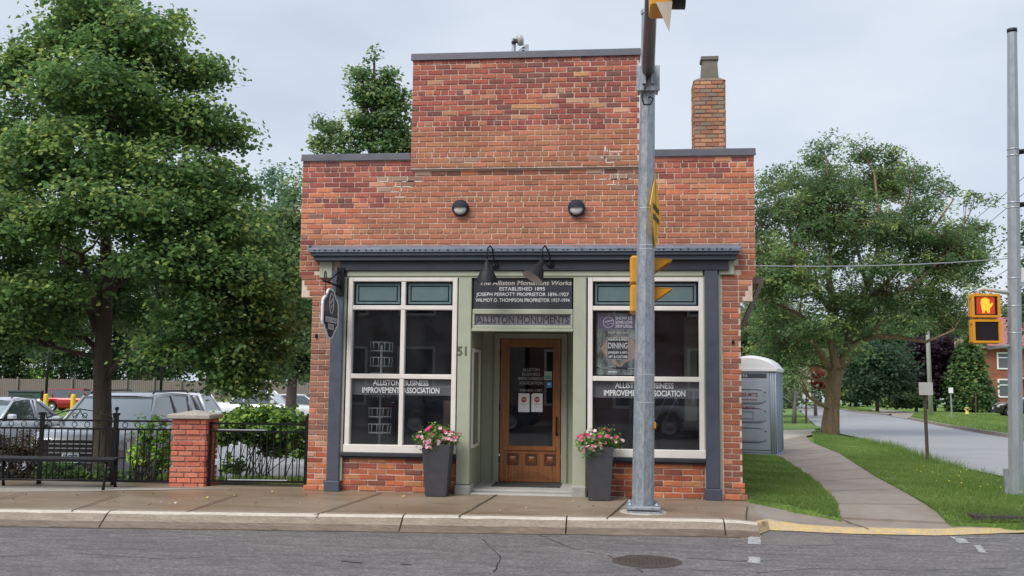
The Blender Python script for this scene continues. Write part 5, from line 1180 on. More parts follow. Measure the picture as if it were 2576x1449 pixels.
# ------------------------------------------------------------ vehicles
tyre = mat('tyre', (.015, .015, .016), .8); rim_m = mat('alloy', (.45, .45, .47), .35, metal=.7); chrome = mat('chrome', (.7, .7, .72), .2, metal=.8)
lamp_m = mat('headlamp', (.5, .5, .52), .12, metal=.3, var=.35, vscale=9, coat=.5); cglass = mat('car_glass', (.05, .065, .075), .05, coat=.6, spec=.8); cglass.node_tree.nodes['Principled BSDF'].inputs['IOR'].default_value = 1.6; cwind = mat('windshield_glass', (.26, .31, .33), .05, coat=.8); cwind.node_tree.nodes['Principled BSDF'].inputs['IOR'].default_value = 2.6; taill = mat('tail_lamp', (.3, .01, .01), .3)  # the windshield's pale base colour holds a painted sky reflection
plate_m = mat('licence_plate', (.65, .68, .72), .5)
PAINT = {}
def paint(c, nm):
    if nm not in PAINT: PAINT[nm] = mat(nm, c, .28, metal=.25, coat=.8)
    return PAINT[nm]
def car(name, label, cat, pm, L, W, hood, belt, roof, xb, xw, xr, xt, loc, rot, plate=None, bed=None, group='parked cars', clad=True, rails=False):
    """x forward; xb windscreen foot, xw windscreen top, xr roof end, xt rear-glass foot"""
    e = empty(name, label, cat, (0, 0, 0), group); F_, B_ = L/2, -L/2; wr_ = .36; wx = (F_-.88, B_+.92)
    def top(x):
        if x > xb: 
            t = (x-xb)/(F_-xb); return belt-(belt-hood)*min(1, t*1.2)**1.1-.16*max(0, (t-.86)/.14)**2
        if bed is not None and x < xt: return belt+.02
        if x < xt: return belt-.10*max(0, (xt-x)/(xt-B_+1e-6))**3
        return belt
    st = sorted(set(np.round(np.concatenate([np.linspace(B_, F_, 33), [F_-.06, F_-.02, B_+.02, B_+.06]]+[np.linspace(c-.46, c+.46, 13) for c in wx]), 3)))
    vs = []; K = 0
    for x in st:
        zb = .24
        for c in wx:
            d = abs(x-c)
            if d < .45: zb = max(zb, wr_+math.sqrt(.45**2-d*d)*1.0-.02)
        u = abs(x)/F_; w = W/2*(1-.16*max(0, (u-.72)/.28)**2.2); zt = top(x)
        if u > .985: zb = max(zb, .34); 
        zb = min(zb, zt-.12); h = zt-zb
        sec = [(.93, 0), (.985, .18), (1., .45), (.985, .75), (.95, .93), (.86, 1.0), (.45, 1.0+.02/h)]
        ring = [(x, w*a, zb+h*b) for a, b in sec]+[(x, -w*a, zb+h*b) for a, b in sec[::-1]]; vs += ring; K = len(ring)
    m = MB(); n = len(st); m.add(vs, [(i*K+k, (i+1)*K+k, (i+1)*K+(k+1) % K, i*K+(k+1) % K) for i in range(n-1) for k in range(K)]+[tuple(range(K)), tuple((n-1)*K+k for k in range(K))[::-1]], smooth=True)
    body = m.build('body', pm, e)
    # greenhouse
    wl_, wu = W/2*.91, W/2*.73; zr = roof
    prof = [(xb+.02, belt-.02), (xw, zr-.035), ((xw*.5+xr*.5), zr), (xr, zr-.05), (xt, belt-.02)]
    def wd(z): return wl_+(wu-wl_)*min(1, (z-belt)/(zr-belt))
    m = MB(); vs = [(x, wd(z), z) for x, z in prof]+[(x, -wd(z), z) for x, z in prof]; n = 5
    m.add(vs, [tuple(range(n)), tuple(range(n, 2*n))[::-1]]+[(i, n+i, n+(i+1) % n, (i+1) % n) for i in range(n)]); m.build('windows', cglass, e); m = MB(); a_, b_ = prof[0], prof[1]; m.add([(a_[0]+.006, wd(a_[1])*.97, a_[1]+.02), (a_[0]+.006, -wd(a_[1])*.97, a_[1]+.02), (b_[0]+.02, -wu*.95, b_[1]-.02), (b_[0]+.02, wu*.95, b_[1]-.02)], [(0, 1, 2, 3)]); m.build('windshield', cwind, e)
    m = MB(); rr = [(xw+.03, zr-.045), (xw-.15, zr-.005), (xw*.5+xr*.5, zr+.025), (xr+.1, zr-.01), (xr-.04, zr-.06)]
    vs = []
    for x, z in rr: vs += [(x, wu+.03, z-.05), (x, wu-.02, z-.005), (x, wu*.5, z+.02), (x, -wu*.5, z+.02), (x, -wu+.02, z-.005), (x, -wu-.03, z-.05)]
    m.add(vs, [(i*6+k, (i+1)*6+k, (i+1)*6+k+1, i*6+k+1) for i in range(4) for k in range(5)], smooth=True); 
    m.add([(rr[0][0], wu+.03, zr-.10), (rr[0][0], -wu-.03, zr-.10), (rr[0][0], -wu-.03, zr-.05), (rr[0][0], wu+.03, zr-.05)], [(0, 1, 2, 3)]); m.build('roof', pm, e)
    for sg in (-1, 1):
        for (a, b, r) in (((xb+.05, belt-.01), (xw+.01, zr-.05), .035), ((xt+.02, belt-.02), (xr-.02, zr-.06), .05), ((xw-.95, belt), (xw-.9, zr-.04), .035), ((xw*.22+xr*.78, belt), (xw*.15+xr*.85, zr-.04), .045)):
            if bed is not None and r == .045: continue
            m = MB(); m.tube([(a[0], sg*(wd(a[1])+.005), a[1]), (b[0], sg*(wd(b[1])+.008), b[1])], r, n=6); m.build('pillar', pm, e)
        m = MB(); m.bbox(xb-.28, xb-.12, sg*(W/2+.0), sg*(W/2+.19), belt+.0, belt+.15, .04) if sg > 0 else m.bbox(xb-.28, xb-.12, -W/2-.19, -W/2, belt, belt+.15, .04); m.build('mirror', pm, e)
        m = MB(); m.box(xb-2.6, xb-.1, sg*W/2*.985-.012, sg*W/2*.985+.012, .52, .60); m.build('side_trim', tyre, e)
        for c in wx:
            Mw = Matrix.Translation((c, sg*(W/2-.13), wr_)) @ Matrix.Rotation(R(90), 4, 'X')
            m = MB(); m.lathe([(wr_-.12, -.11), (wr_-.03, -.12), (wr_, -.09), (wr_, .09), (wr_-.03, .12), (wr_-.12, .11)], 24, Mw); wh = m.build('wheel', tyre, e)
            m = MB(); m.lathe([(0, -.09), (.08, -.10), (.10, -.08), (wr_-.13, -.07), (wr_-.11, -.115)], 20, Mw); m.lathe([(0, .09), (.08, .10), (.10, .08), (wr_-.13, .07), (wr_-.11, .115)], 20, Mw)
            m.build('rim', rim_m, wh)
        y = sg*(W/2*.84-.17); m = MB(); m.bbox(F_-.20, F_-.015, min(y, y+sg*.34), max(y, y+sg*.34), hood-.30, hood-.12, .03); m.build('headlight', lamp_m, e)
        m = MB(); m.bbox(B_+.0, B_+.16, min(y+sg*.03, y+sg*.3), max(y+sg*.03, y+sg*.3), belt-.35, belt-.10, .03); m.build('tail_light', taill, e)
        if rails: m = MB(); m.tube([(xw-.1, sg*wu*.9, zr+.02), (xw-.2, sg*wu*.9, zr+.07), (xr+.2, sg*wu*.9, zr+.07), (xr+.1, sg*wu*.9, zr+.02)], .018, n=6); m.build('roof_rail', black_m, e)
    m = MB(); m.bbox(F_-.03, F_+.012, -.56, .56, hood-.44, hood-.12, .02); gr = m.build('grille', black_m, e)
    m = MB()
    for k in range(3): m.box(F_+.008, F_+.02, -.42, .42, hood-.36+k*.08, hood-.335+k*.08)
    m.build('bars', chrome, gr)
    m = MB(); m.bbox(F_-.10, F_+.05, -W/2*.84, W/2*.84, .30, .48, .03); m.build('bumper', tyre if clad else pm, e)
    m = MB(); m.bbox(F_+.045, F_+.06, -.155, .155, .50, .66, .004); pl_ = m.build('licence_plate', plate_m, e)
    if plate: text(plate, .15, 0, 0, 0, mat('plate_ink', (.03, .04, .10), .5), pl_, fit=.26, bold=.003, M=Matrix.Translation((F_+.063, 0, .585)) @ Matrix.Rotation(R(90), 4, 'Z'))
    if bed is not None:
        m = MB(); m.box(B_+.1, xt-.1, -W/2*.78, W/2*.78, belt-.0, belt+.026); m.build('bed', tyre, e)
    e.location = loc; e.rotation_euler = (0, 0, rot); return e
hR = _r0.copy()
def gpos(lat, dep):
    f = Vector((-math.sin(YAW), math.cos(YAW), 0)); p = CAM+f*dep+hR*lat; return (p.x, p.y, T(p.x, p.y)+.01)
toward = math.atan2(-math.cos(YAW), math.sin(YAW))
silver = paint((.50, .52, .56), 'silver_grey'); pearl = paint((.62, .63, .67), 'pale_silver'); whitep = paint((.78, .79, .80), 'white_car'); darkb = paint((.05, .06, .09), 'dark_blue'); redp = paint((.40, .012, .015), 'red_car'); blackp = paint((.02, .02, .024), 'black_car'); bluep = paint((.02, .10, .35), 'blue_car')
car('parked_car', 'silver grey sports utility vehicle parked head-on behind the iron railing', 'car', silver, 4.75, 1.92, 1.02, 1.12, 1.70, .95, .35, -1.95, -2.2, gpos(-7.95, 19.9), toward, plate='207', rails=True)
car('parked_car', 'pale silver hatchback with arched windows at the left edge', 'car', pearl, 4.5, 1.84, .92, 1.0, 1.52, 1.0, .2, -1.1, -2.05, gpos(-13.65, 25.2), toward, rails=True)
car('parked_car', 'dark blue car parked between the silver grey one and the pale hatchback', 'car', darkb, 4.6, 1.84, .95, 1.02, 1.62, 1.0, .3, -1.5, -2.1, gpos(-10.95, 28.4), toward)
car('parked_pickup', 'white pickup truck parked side-on beyond the hedge by the gate', 'pickup truck', whitep, 5.7, 1.95, 1.15, 1.25, 1.86, 1.15, .55, -.75, -.95, gpos(-11.6, 44), YAW, bed=1)
car('parked_car', 'white car roof showing behind the white pickup beside the shop corner', 'car', whitep, 4.6, 1.84, .95, 1.02, 1.62, 1.0, .3, -1.5, -2.1, gpos(-12.6, 58), YAW)
car('parked_car', 'white wagon with roof rails behind the silver grey vehicle', 'car', whitep, 4.7, 1.86, .95, 1.02, 1.68, 1.0, .3, -1.8, -2.2, gpos(-13.6, 37), YAW+math.pi, rails=True)
car('parked_van', 'red minivan parked by the wooden fence', 'van', redp, 5.0, 1.95, 1.0, 1.1, 1.78, 1.5, .7, -2.2, -2.4, gpos(-35.2, 78), YAW)
car('parked_car', 'black car at the right edge in front of the brick house', 'car', blackp, 4.6, 1.84, .95, 1.02, 1.5, .9, .1, -1.2, -2.05, (onT(2576, 1049).x+.4, onT(2576, 1049).y, onT(2576, 1049).z), YAW+math.pi-.25, group='parked cars')
bp_ = onT(1981, 1017.5); car('pickup_truck', 'blue pickup truck far down the side street', 'pickup truck', bluep, 5.4, 1.95, 1.1, 1.2, 1.8, 1.1, .5, -.7, -.9, (bp_.x, bp_.y, bp_.z), toward+.15, bed=1, group=None)
# car park furniture
dl, dpp = (88-1288)/2400*78, 78; p = gpos(dl, dpp); e = empty('dumpster', 'dark green dumpster against the wooden fence', 'dumpster', p)
m = MB(); m.bbox(p[0]-1.4, p[0]+1.4, p[1]-.8, p[1]+.8, p[2]+.1, p[2]+1.45, .05); m.build('bin', mat('dumpster_green', (.035, .07, .06), .6, var=.1, vscale=2), e); m = MB(); m.bbox(p[0]-1.45, p[0]+1.45, p[1]-.85, p[1]+.85, p[2]+1.45, p[2]+1.6, .04); m.build('lid', mat('dumpster_lid', (.03, .045, .045), .6), e)
ybol = mat('bollard_yellow', (.75, .52, .03), .5)
for px, lab in ((127, 'left yellow bollard in front of the green dumpster'), (195, 'right yellow bollard in front of the red van')):
    p = gpos((px-1288)/2400*70, 70); e = empty('bollard', lab, 'bollard', p, 'yellow bollards by the dumpster'); m = MB(); m.lathe([(.17, -.1), (.17, 1.28), (.15, 1.36), (.08, 1.40), (0, 1.41)], 16, Matrix.Translation(p)); m.build('post', ybol, e)
for px, lab, d_ in ((127, 'thin dark lamp post above the dumpster', 74), (413, 'thin dark lamp post behind the silver grey vehicle', 60)):
    p = gpos((px-1288)/2400*d_, d_); e = empty('lamp_post', lab, 'lamp post', p, 'lamp posts in the car park'); m = MB(); m.tube([p, (p[0], p[1], p[2]+7)], .09, n=8); m.build('pole', black_iron, e); m = MB(); m.bbox(p[0]-.1, p[0]+.7, p[1]-.15, p[1]+.15, p[2]+6.95, p[2]+7.1, .03); m.build('lamp_head', black_iron, e)
wf = empty('wooden_fence', 'weathered wooden board fence along the back of the car park', 'fence', gpos(-30, 86))
m = MB(); x = -52.
while x < -15:
    a = gpos(x, 86); h = 2.62+NR.uniform(-.03, .03); m.box(a[0], a[0]+.17, a[1], a[1]+.03, a[2]-.2, a[2]+h); x += .18
bd = m.build('boards', oldwood, wf); 
x = -51.5
while x < -15:
    a = gpos(x, 85.9); m = MB(); m.box(a[0]-.07, a[0]+.07, a[1]-.06, a[1]+.06, a[2], a[2]+2.8); m.build('fence_post', oldwood, wf); x += 2.44
# ------------------------------------------------------------ vegetation
def leafmesh(P, Nn, S, Cc, asp=.8, k=4):
    """P centres, Nn normals, S sizes, Cc colours -> mesh of single leaves"""
    n = len(P); Nn = Nn/np.linalg.norm(Nn, axis=1, keepdims=True); a = NR.normal(size=(n, 3)); a[:, 2] -= .5
    U_ = a-Nn*(a*Nn).sum(1, keepdims=True); U_ /= np.linalg.norm(U_, axis=1, keepdims=True); V_ = np.cross(Nn, U_)
    if k == 4: pts = [(-.5, 0), (-.05, -.5*asp), (.5, 0), (-.05, .5*asp)]
    else: pts = [(-.45, 0), (-.42, -.28*asp), (-.08, -.52*asp), (.5, 0), (-.08, .52*asp), (-.42, .28*asp)]
    V = np.empty((n, k, 3), dtype=np.float32); bend = NR.uniform(-.18, .05, n)
    for i, (u, v) in enumerate(pts): V[:, i] = P+U_*(u*S)[:, None]+V_*(v*S)[:, None]+Nn*(bend*S*abs(u+.0))[:, None]
    me = bpy.data.meshes.new('leaves'); me.vertices.add(n*k); me.vertices.foreach_set('co', V.ravel())
    me.loops.add(n*k); me.loops.foreach_set('vertex_index', np.arange(n*k, dtype=np.int32))
    me.polygons.add(n); me.polygons.foreach_set('loop_start', np.arange(0, n*k, k, dtype=np.int32)); me.update(calc_edges=True)
    setcol(me, np.repeat(Cc, k, axis=0)); return me
LIND = [((.034, .085, .022), (.075, .15, .035), (.18, .25, .06))]
def crown(lobes, ncl, nl, rc, ls, pal, flat=.5, outb=.55, k=4, asp=.8, droop=0., light=.25, top_light=.5):
    """lobes: (centre, rx, ry, rz).  Returns mesh and clump centres"""
    wts = np.array([(l[1]*l[2]*l[3])**.667 for l in lobes]); wts /= wts.sum(); li = NR.choice(len(lobes), ncl, p=wts)
    d = NR.normal(size=(ncl, 3)); d /= np.linalg.norm(d, axis=1, keepdims=True); d[:, 2] = np.where(d[:, 2] < -.3, d[:, 2]*.6, d[:, 2])
    r = outb+(1-outb)*NR.uniform(0, 1, ncl)**.6; r *= NR.uniform(.82, 1.12, ncl)
    C = np.array([list(l[0]) for l in lobes])[li]; Rr = np.array([l[1:4] for l in lobes])[li]; CC = C+d*r[:, None]*Rr
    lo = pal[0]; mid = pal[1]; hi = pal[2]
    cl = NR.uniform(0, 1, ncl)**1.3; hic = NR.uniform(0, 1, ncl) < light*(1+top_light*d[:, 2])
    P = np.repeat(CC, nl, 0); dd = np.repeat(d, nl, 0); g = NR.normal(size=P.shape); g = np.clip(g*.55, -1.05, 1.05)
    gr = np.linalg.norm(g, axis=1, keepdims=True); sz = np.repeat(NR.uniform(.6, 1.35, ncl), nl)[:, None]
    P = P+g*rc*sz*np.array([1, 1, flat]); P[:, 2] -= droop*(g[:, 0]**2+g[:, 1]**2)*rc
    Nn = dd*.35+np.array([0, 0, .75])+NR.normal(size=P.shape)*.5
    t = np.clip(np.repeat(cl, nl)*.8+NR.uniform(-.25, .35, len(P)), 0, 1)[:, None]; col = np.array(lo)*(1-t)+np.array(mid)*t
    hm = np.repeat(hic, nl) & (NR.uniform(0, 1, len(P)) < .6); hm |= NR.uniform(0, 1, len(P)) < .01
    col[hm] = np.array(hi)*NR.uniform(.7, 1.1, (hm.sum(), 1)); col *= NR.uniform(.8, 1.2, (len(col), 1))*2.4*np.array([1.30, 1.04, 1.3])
    S = ls*NR.uniform(.65, 1.25, len(P)); return leafmesh(P, Nn, S, np.clip(col, 0, 1), asp, k), CC, li
def tree(name, label, base, trunk, lobes, ncl, nl, rc, ls, pal, limbs=(), bark=None, twig=.012, twn=3, cat='tree', group=None, lobe_from=.35, **kw):
    e = empty(name, label, cat, tuple(base), group); me, CC, li = crown(lobes, ncl, nl, rc, ls, pal, **kw)
    o0 = wloc(e); a = np.empty(len(me.vertices)*3, dtype=np.float32); me.vertices.foreach_get('co', a); a = a.reshape(-1, 3)-np.array(o0, dtype=np.float32); me.vertices.foreach_set('co', a.ravel())
    link('crown', me, leaf_m, e)
    m = MB(); tp = [Vector(p) for p, r in trunk]; tr = [r for p, r in trunk]; m.tube(tp, tr, 10 if tr[0] > .1 else 6)
    for L in limbs: m.tube([Vector(p) for p, r in L], [r for p, r in L], 7)
    allp = [(Vector(p), r) for p, r in trunk]+[(Vector(p), r) for L in limbs for p, r in L]
    mids = []
    for i, l in enumerate(lobes):
        c = Vector(l[0]); cand = [q for q in allp if q[0].z < c.z+1.2 and q[0].z > base[2]+.25*(c.z-base[2])] or [allp[-1]]
        q = min(cand, key=lambda q: (q[0]-c).length+max(0, q[0].z-c.z+.2*(c-q[0]).length)*1.5); s = q[0]; d = (c-s).length
        mm_ = s.lerp(c, .5)+Vector((0, 0, (-.06 if s.z < c.z-.3 else .08)*d)); r0 = min(q[1]*.6, .02+.022*d)
        pts = [s, s.lerp(mm_, .5)+Vector(NR.uniform(-.03, .03, 3)*d), mm_, c]; m.tube(pts, [r0, r0*.8, r0*.6, r0*.3], 6, cap=False); mids.append([(mm_, r0*.45), (mm_.lerp(c, .5), r0*.35), (c, r0*.3)])
    for c, i in zip(CC, li):
        c = Vector(c); q = mids[i][NR.randint(0, 3)]; mid = q[0].lerp(c, .55)+Vector(NR.uniform(-.08, .08, 3))*(c-q[0]).length+Vector((0, 0, .05*(c-q[0]).length)); m.tube([q[0], mid, c], [min(twig*1.6, q[1]), twig, twig*.4], twn, cap=False)
    m.build('trunk', bark or bark_m, e); return e
def lob(px, py, rx, rz, d, ry=None):
    s = d/2400; return (tuple(atd(px, py, d)), rx*s, (ry if ry else min(rx, rz*1.3)*s*1.0), rz*s)
# 1: the big linden behind the railing
b1 = atz(258, 1184, -.1); d1 = (b1-CAM).dot(_fw)
def q1(px, py, r, o=0.): return (atd(px, py, d1+o), r*d1/2400)
trunk = [(b1-Vector((0, 0, .3)), .19), q1(258, 1150, 25), q1(257, 1000, 22), q1(258, 900, 21), q1(262, 800, 19), q1(268, 700, 16), q1(266, 600, 13), q1(258, 420, 9), q1(262, 220, 5), q1(268, 60, 2.5)]
limbs = [[q1(255, 860, 11), q1(222, 770, 10, .3), q1(172, 680, 8, .5), q1(130, 600, 5, .6)], [q1(252, 800, 9), q1(225, 720, 8, -.4), q1(205, 640, 6, -.7)], [q1(266, 960, 8), q1(300, 905, 6.5, -.3), q1(400, 850, 4, -.8), q1(520, 880, 2, -1.1)],
         [q1(266, 740, 9), q1(330, 690, 8, .2), q1(450, 690, 5, -.2)], [q1(262, 900, 8), q1(215, 850, 7, .6), q1(120, 850, 4, .9)], [q1(264, 560, 8), q1(380, 480, 5, -.4), q1(470, 430, 3, -.6)], [q1(262, 500, 7), q1(150, 430, 5, -.3), q1(60, 380, 3, -.5)]]
L1 = [(240, 20, 110, 80, 0), (190, 90, 120, 80, .3), (330, 100, 130, 80, -.3), (420, 60, 40, 35, 0), (90, 150, 75, 45, 0), (30, 180, 50, 60, 0), (430, 175, 110, 60, .2), (230, 220, 170, 90, -.9), (520, 175, 50, 40, 0), (330, 310, 190, 90, .6), (60, 330, 120, 90, .4), (470, 300, 110, 60, -.4), (570, 330, 55, 40, 0), (180, 400, 180, 90, -1.2), (430, 420, 150, 80, -1), (-60, 450, 130, 130, .3), (540, 460, 90, 60, .3), (300, 520, 180, 90, -1.6), (60, 560, 150, 90, -1.1), (520, 560, 130, 80, -.9), (620, 590, 90, 70, .2), (180, 640, 120, 50, .9), (420, 650, 150, 75, -1.5), (-50, 680, 130, 100, -.4), (560, 700, 130, 80, -1.1), (680, 690, 70, 65, .0), (100, 720, 130, 60, -1.), (640, 790, 95, 75, -.6), (480, 790, 110, 60, -1.4), (720, 790, 45, 60, .3), (20, 820, 120, 70, -.6), (540, 880, 100, 60, -1.1), (600, 950, 75, 55, -1.), (430, 880, 80, 35, -1.2), (120, 830, 70, 40, .4), (680, 880, 50, 50, -.3), (230, 730, 90, 50, 1.3), (330, 780, 90, 60, .9), (140, 770, 90, 50, 1.1), (330, 700, 80, 50, 1.2)]
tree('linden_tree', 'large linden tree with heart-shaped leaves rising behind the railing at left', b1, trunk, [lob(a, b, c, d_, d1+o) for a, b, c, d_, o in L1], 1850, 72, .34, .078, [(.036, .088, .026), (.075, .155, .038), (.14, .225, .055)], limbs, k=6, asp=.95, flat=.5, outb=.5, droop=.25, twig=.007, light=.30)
# 2: linden behind the shop
d2 = 27.5; g2 = gpos((935-1288)/2400*d2, d2)
def q2(px, py, r): return (atd(px, py, d2), r*d2/2400)
L2 = [(940, 150, 18, 30), (912, 195, 30, 26), (968, 200, 34, 30), (905, 240, 30, 24), (950, 248, 52, 36), (1008, 255, 36, 36), (925, 300, 55, 34), (990, 310, 46, 42), (892, 345, 40, 30), (950, 362, 70, 36), (1015, 370, 46, 42), (828, 322, 26, 22), (798, 306, 16, 13), (815, 362, 32, 20), (862, 388, 46, 22), (940, 440, 110, 50)]
tree('linden_tree', 'pointed linden tree showing above the left parapet behind the shop', g2, [(Vector(g2), .3), q2(935, 600, 18), q2(938, 350, 9), q2(942, 140, 2)], [lob(a, b, c, d_, d2) for a, b, c, d_ in L2], 400, 38, .30, .11, [(.035, .085, .03), (.085, .16, .045), (.17, .24, .08)], flat=.55, twig=.012, light=.25)
# 3: tree left of the shop corner
d3 = 33; g3 = gpos((735-1288)/2400*d3, d3)
def q3(px, py, r): return (atd(px, py, d3), r*d3/2400)
L3 = [(740, 480, 30, 35), (720, 560, 60, 60), (660, 600, 60, 50), (770, 620, 70, 70), (690, 690, 80, 60), (760, 740, 80, 70), (700, 800, 80, 60), (760, 860, 80, 60), (690, 890, 60, 45), (720, 930, 60, 30), (640, 860, 50, 60), (800, 930, 70, 40), (840, 700, 90, 90)]
tree('linden_tree', 'smaller leaved tree beside the left corner of the shop beyond the gate', g3, [(Vector(g3), .25), q3(738, 930, 10), q3(742, 700, 8), q3(740, 480, 2)], [lob(a, b, c, d_, d3) for a, b, c, d_ in L3], 520, 60, .55, .15, [(.04, .085, .03), (.08, .145, .045), (.14, .2, .07)], flat=.6, twig=.015, light=.2)
# background trees, one by one
BT = [(-90, 96, 640, 150, 'dgreen'), (40, 100, 700, 110, 'mid'), (160, 94, 690, 100, 'dgreen'), (290, 99, 660, 120, 'mid'), (400, 95, 620, 110, 'dgreen'), (510, 101, 560, 120, 'dgreen'), (610, 97, 520, 110, 'mid'), (700, 108, 440, 95, 'blueg'), (800, 100, 560, 110, 'dgreen'), (900, 104, 640, 110, 'mid'),
      (1925, 58, 700, 125, 'light'), (1900, 48, 760, 100, 'mid'), (1870, 120, 770, 110, 'mid'), (1985, 100, 790, 100, 'light'), (2060, 140, 790, 100, 'mid'), (2150, 150, 800, 95, 'dgreen'), (2240, 155, 790, 95, 'mid'), (2330, 160, 800, 90, 'dgreen'), (2430, 150, 800, 90, 'mid'), (2540, 140, 760, 80, 'dgreen'), (2660, 130, 700, 110, 'mid'), (2780, 120, 720, 110, 'dgreen')]
PAL = dict(dgreen=[(.022, .05, .022), (.045, .09, .035), (.10, .15, .05)], mid=[(.035, .075, .028), (.07, .13, .04), (.15, .2, .06)], blueg=[(.035, .085, .05), (.06, .13, .075), (.10, .18, .1)], light=[(.06, .10, .045), (.11, .17, .075), (.2, .24, .12)], purple=[(.008, .005, .008), (.016, .010, .014), (.028, .018, .023)], cedar=[(.03, .07, .025), (.06, .12, .035), (.12, .18, .05)], maple=[(.014, .034, .015), (.026, .058, .024), (.045, .085, .035)])
LBL = ['dark tree, leftmost behind the wooden fence', 'mid green tree, second from left behind the wooden fence', 'dark tree, third from left behind the wooden fence', 'mid green tree straight behind the big linden trunk', 'dark tree right of the big linden trunk behind the fence', 'dark tall tree, sixth from left behind the wooden fence', 'mid green tall tree, seventh from left behind the wooden fence', 'bluish green tree whose top shows between the big linden and the shop', 'dark tree partly hidden by the left corner of the shop', 'mid green tree hidden behind the shop',
       'pale green tree just right of the shop towering over the portable toilet', 'mid green lower tree directly over the portable toilet roof', 'mid green tree just right of the shop behind the pale green one', 'pale green tree above the portable toilet far behind', 'pale green tree far down the side street', 'dark far tree left of the dark round maple', 'mid green far tree behind the dark round maple', 'dark far tree behind the purple maple', 'mid green far tree behind the cedar', 'dark far tree behind the brick house', 'mid green far tree right of the brick house', 'dark far tree at the far right']
for (px, dd_, ty, rr, pn), lb in zip(BT, LBL):
    g = gpos((px-1288)/2400*dd_, dd_); g = (g[0], g[1], T(g[0], g[1])); s = dd_/2400; hor = 965-.011*(1288-px)
    by = hor+(1.5-g[2])/s; h = by-ty; lb_ = []
    for k in range(8): 
        f = k/7; yy = ty+rr*.35+f*(h*.84-rr*.35); ww = rr*(.45+.6*math.sin(math.pi*(.2+.65*f)))*.75
        for sg in (-1, 1): lb_.append(lob(px+sg*ww*NR.uniform(.2, .6), yy+NR.uniform(-15, 15), ww*NR.uniform(.6, .85), h*.10*NR.uniform(.9, 1.3), dd_+NR.uniform(-1.5, 1.5), ry=rr*s*.55))
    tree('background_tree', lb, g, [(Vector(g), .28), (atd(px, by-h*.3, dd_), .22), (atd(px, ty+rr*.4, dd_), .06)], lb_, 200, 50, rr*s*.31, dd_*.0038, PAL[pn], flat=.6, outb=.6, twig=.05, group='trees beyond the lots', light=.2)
fw_ = [lob(px, 880+NR.uniform(-30, 30), 60, 90, 105, ry=3) for px in range(960, 1860, 60)]+[lob(px, 960, 60, 50, 103, ry=3) for px in range(960, 1860, 60)]
me, _c, _l = crown(fw_, 700, 40, 1.6, .4, PAL['dgreen'], flat=.6, outb=.5); tag(link('far_wood', me, leaf_m), 'dark far wood closing the view behind the shop', 'wood', kind='stuff')
# right side: the big locust
bl = onT(2088, 1093); dl_ = (bl-CAM).dot(_fw)
def ql(px, py, r, o=0.): return (atd(px, py, dl_+o), r*dl_/2400)
trunk = [(bl-Vector((0, 0, .3)), 26*dl_/2400), ql(2088, 1080, 23), ql(2092, 1030, 19), ql(2097, 960, 18.5), ql(2104, 930, 19), ql(2100, 900, 11), ql(2088, 850, 10), ql(2098, 780, 11), ql(2085, 700, 8), ql(2088, 600, 6), ql(2075, 500, 4), ql(2080, 400, 2)]
limbs = [[ql(2106, 935, 14), ql(2130, 890, 12), ql(2136, 840, 10), ql(2160, 770, 8), ql(2200, 680, 7), ql(2215, 580, 5), ql(2200, 440, 2)], [ql(2120, 900, 10), ql(2150, 865, 9, -.3), ql(2200, 845, 8, -.6), ql(2262, 848, 6, -1), ql(2330, 860, 4, -1.4), ql(2400, 830, 2, -1.5)],
         [ql(2090, 930, 9), ql(2065, 890, 8, -.4), ql(2045, 860, 6, -.8), ql(1990, 850, 4, -1.2)], [ql(2195, 845, 7, -.6), ql(2212, 810, 6, -.6), ql(2240, 760, 5, -.6), ql(2330, 690, 4, -.8), ql(2400, 620, 2, -1)], [ql(2150, 790, 7), ql(2240, 700, 5, .5), ql(2330, 600, 4, .6), ql(2400, 500, 2, .6)],
         [ql(2095, 790, 7), ql(2030, 700, 6, .3), ql(1990, 600, 4, .5), ql(1975, 500, 2, .5)], [ql(2088, 640, 5), ql(2030, 560, 4), ql(2010, 480, 2)], [ql(2180, 720, 5), ql(2150, 600, 4, -.4), ql(2130, 500, 2, -.4)], [ql(2088, 850, 7), ql(2010, 790, 5, -.8), ql(1940, 760, 3, -1)], [ql(2230, 600, 4), ql(2280, 520, 3), ql(2300, 430, 2)]]
LL = [(2080, 375, 55, 32), (2030, 400, 50, 30), (2185, 375, 60, 32), (2240, 400, 40, 28), (1985, 460, 65, 36), (2110, 450, 75, 36), (2210, 470, 80, 36), (2290, 440, 55, 35), (1940, 530, 60, 40), (2040, 530, 80, 40), (2150, 550, 80, 38), (2380, 470, 60, 36), (2440, 510, 50, 36), (2330, 510, 55, 32), (1935, 620, 60, 45), (2010, 630, 65, 38), (2110, 640, 60, 36), (2250, 580, 80, 36), (2360, 590, 75, 34), (2450, 590, 55, 32), (2490, 560, 25, 25), (2220, 660, 75, 34), (2330, 670, 80, 34), (2440, 665, 60, 30), (2480, 650, 30, 24), (1930, 710, 55, 42), (2010, 720, 70, 38), (2110, 740, 70, 34), (2240, 740, 85, 34), (2350, 750, 80, 34), (2430, 740, 50, 30), (1940, 800, 60, 44), (2030, 810, 75, 36), (2150, 820, 70, 30), (2260, 815, 80, 30), (2370, 820, 80, 30), (2420, 800, 40, 26), (1930, 880, 55, 40), (2010, 890, 65, 34), (1960, 930, 60, 30), (2060, 850, 50, 28), (2150, 880, 40, 20), (2000, 950, 60, 30)]
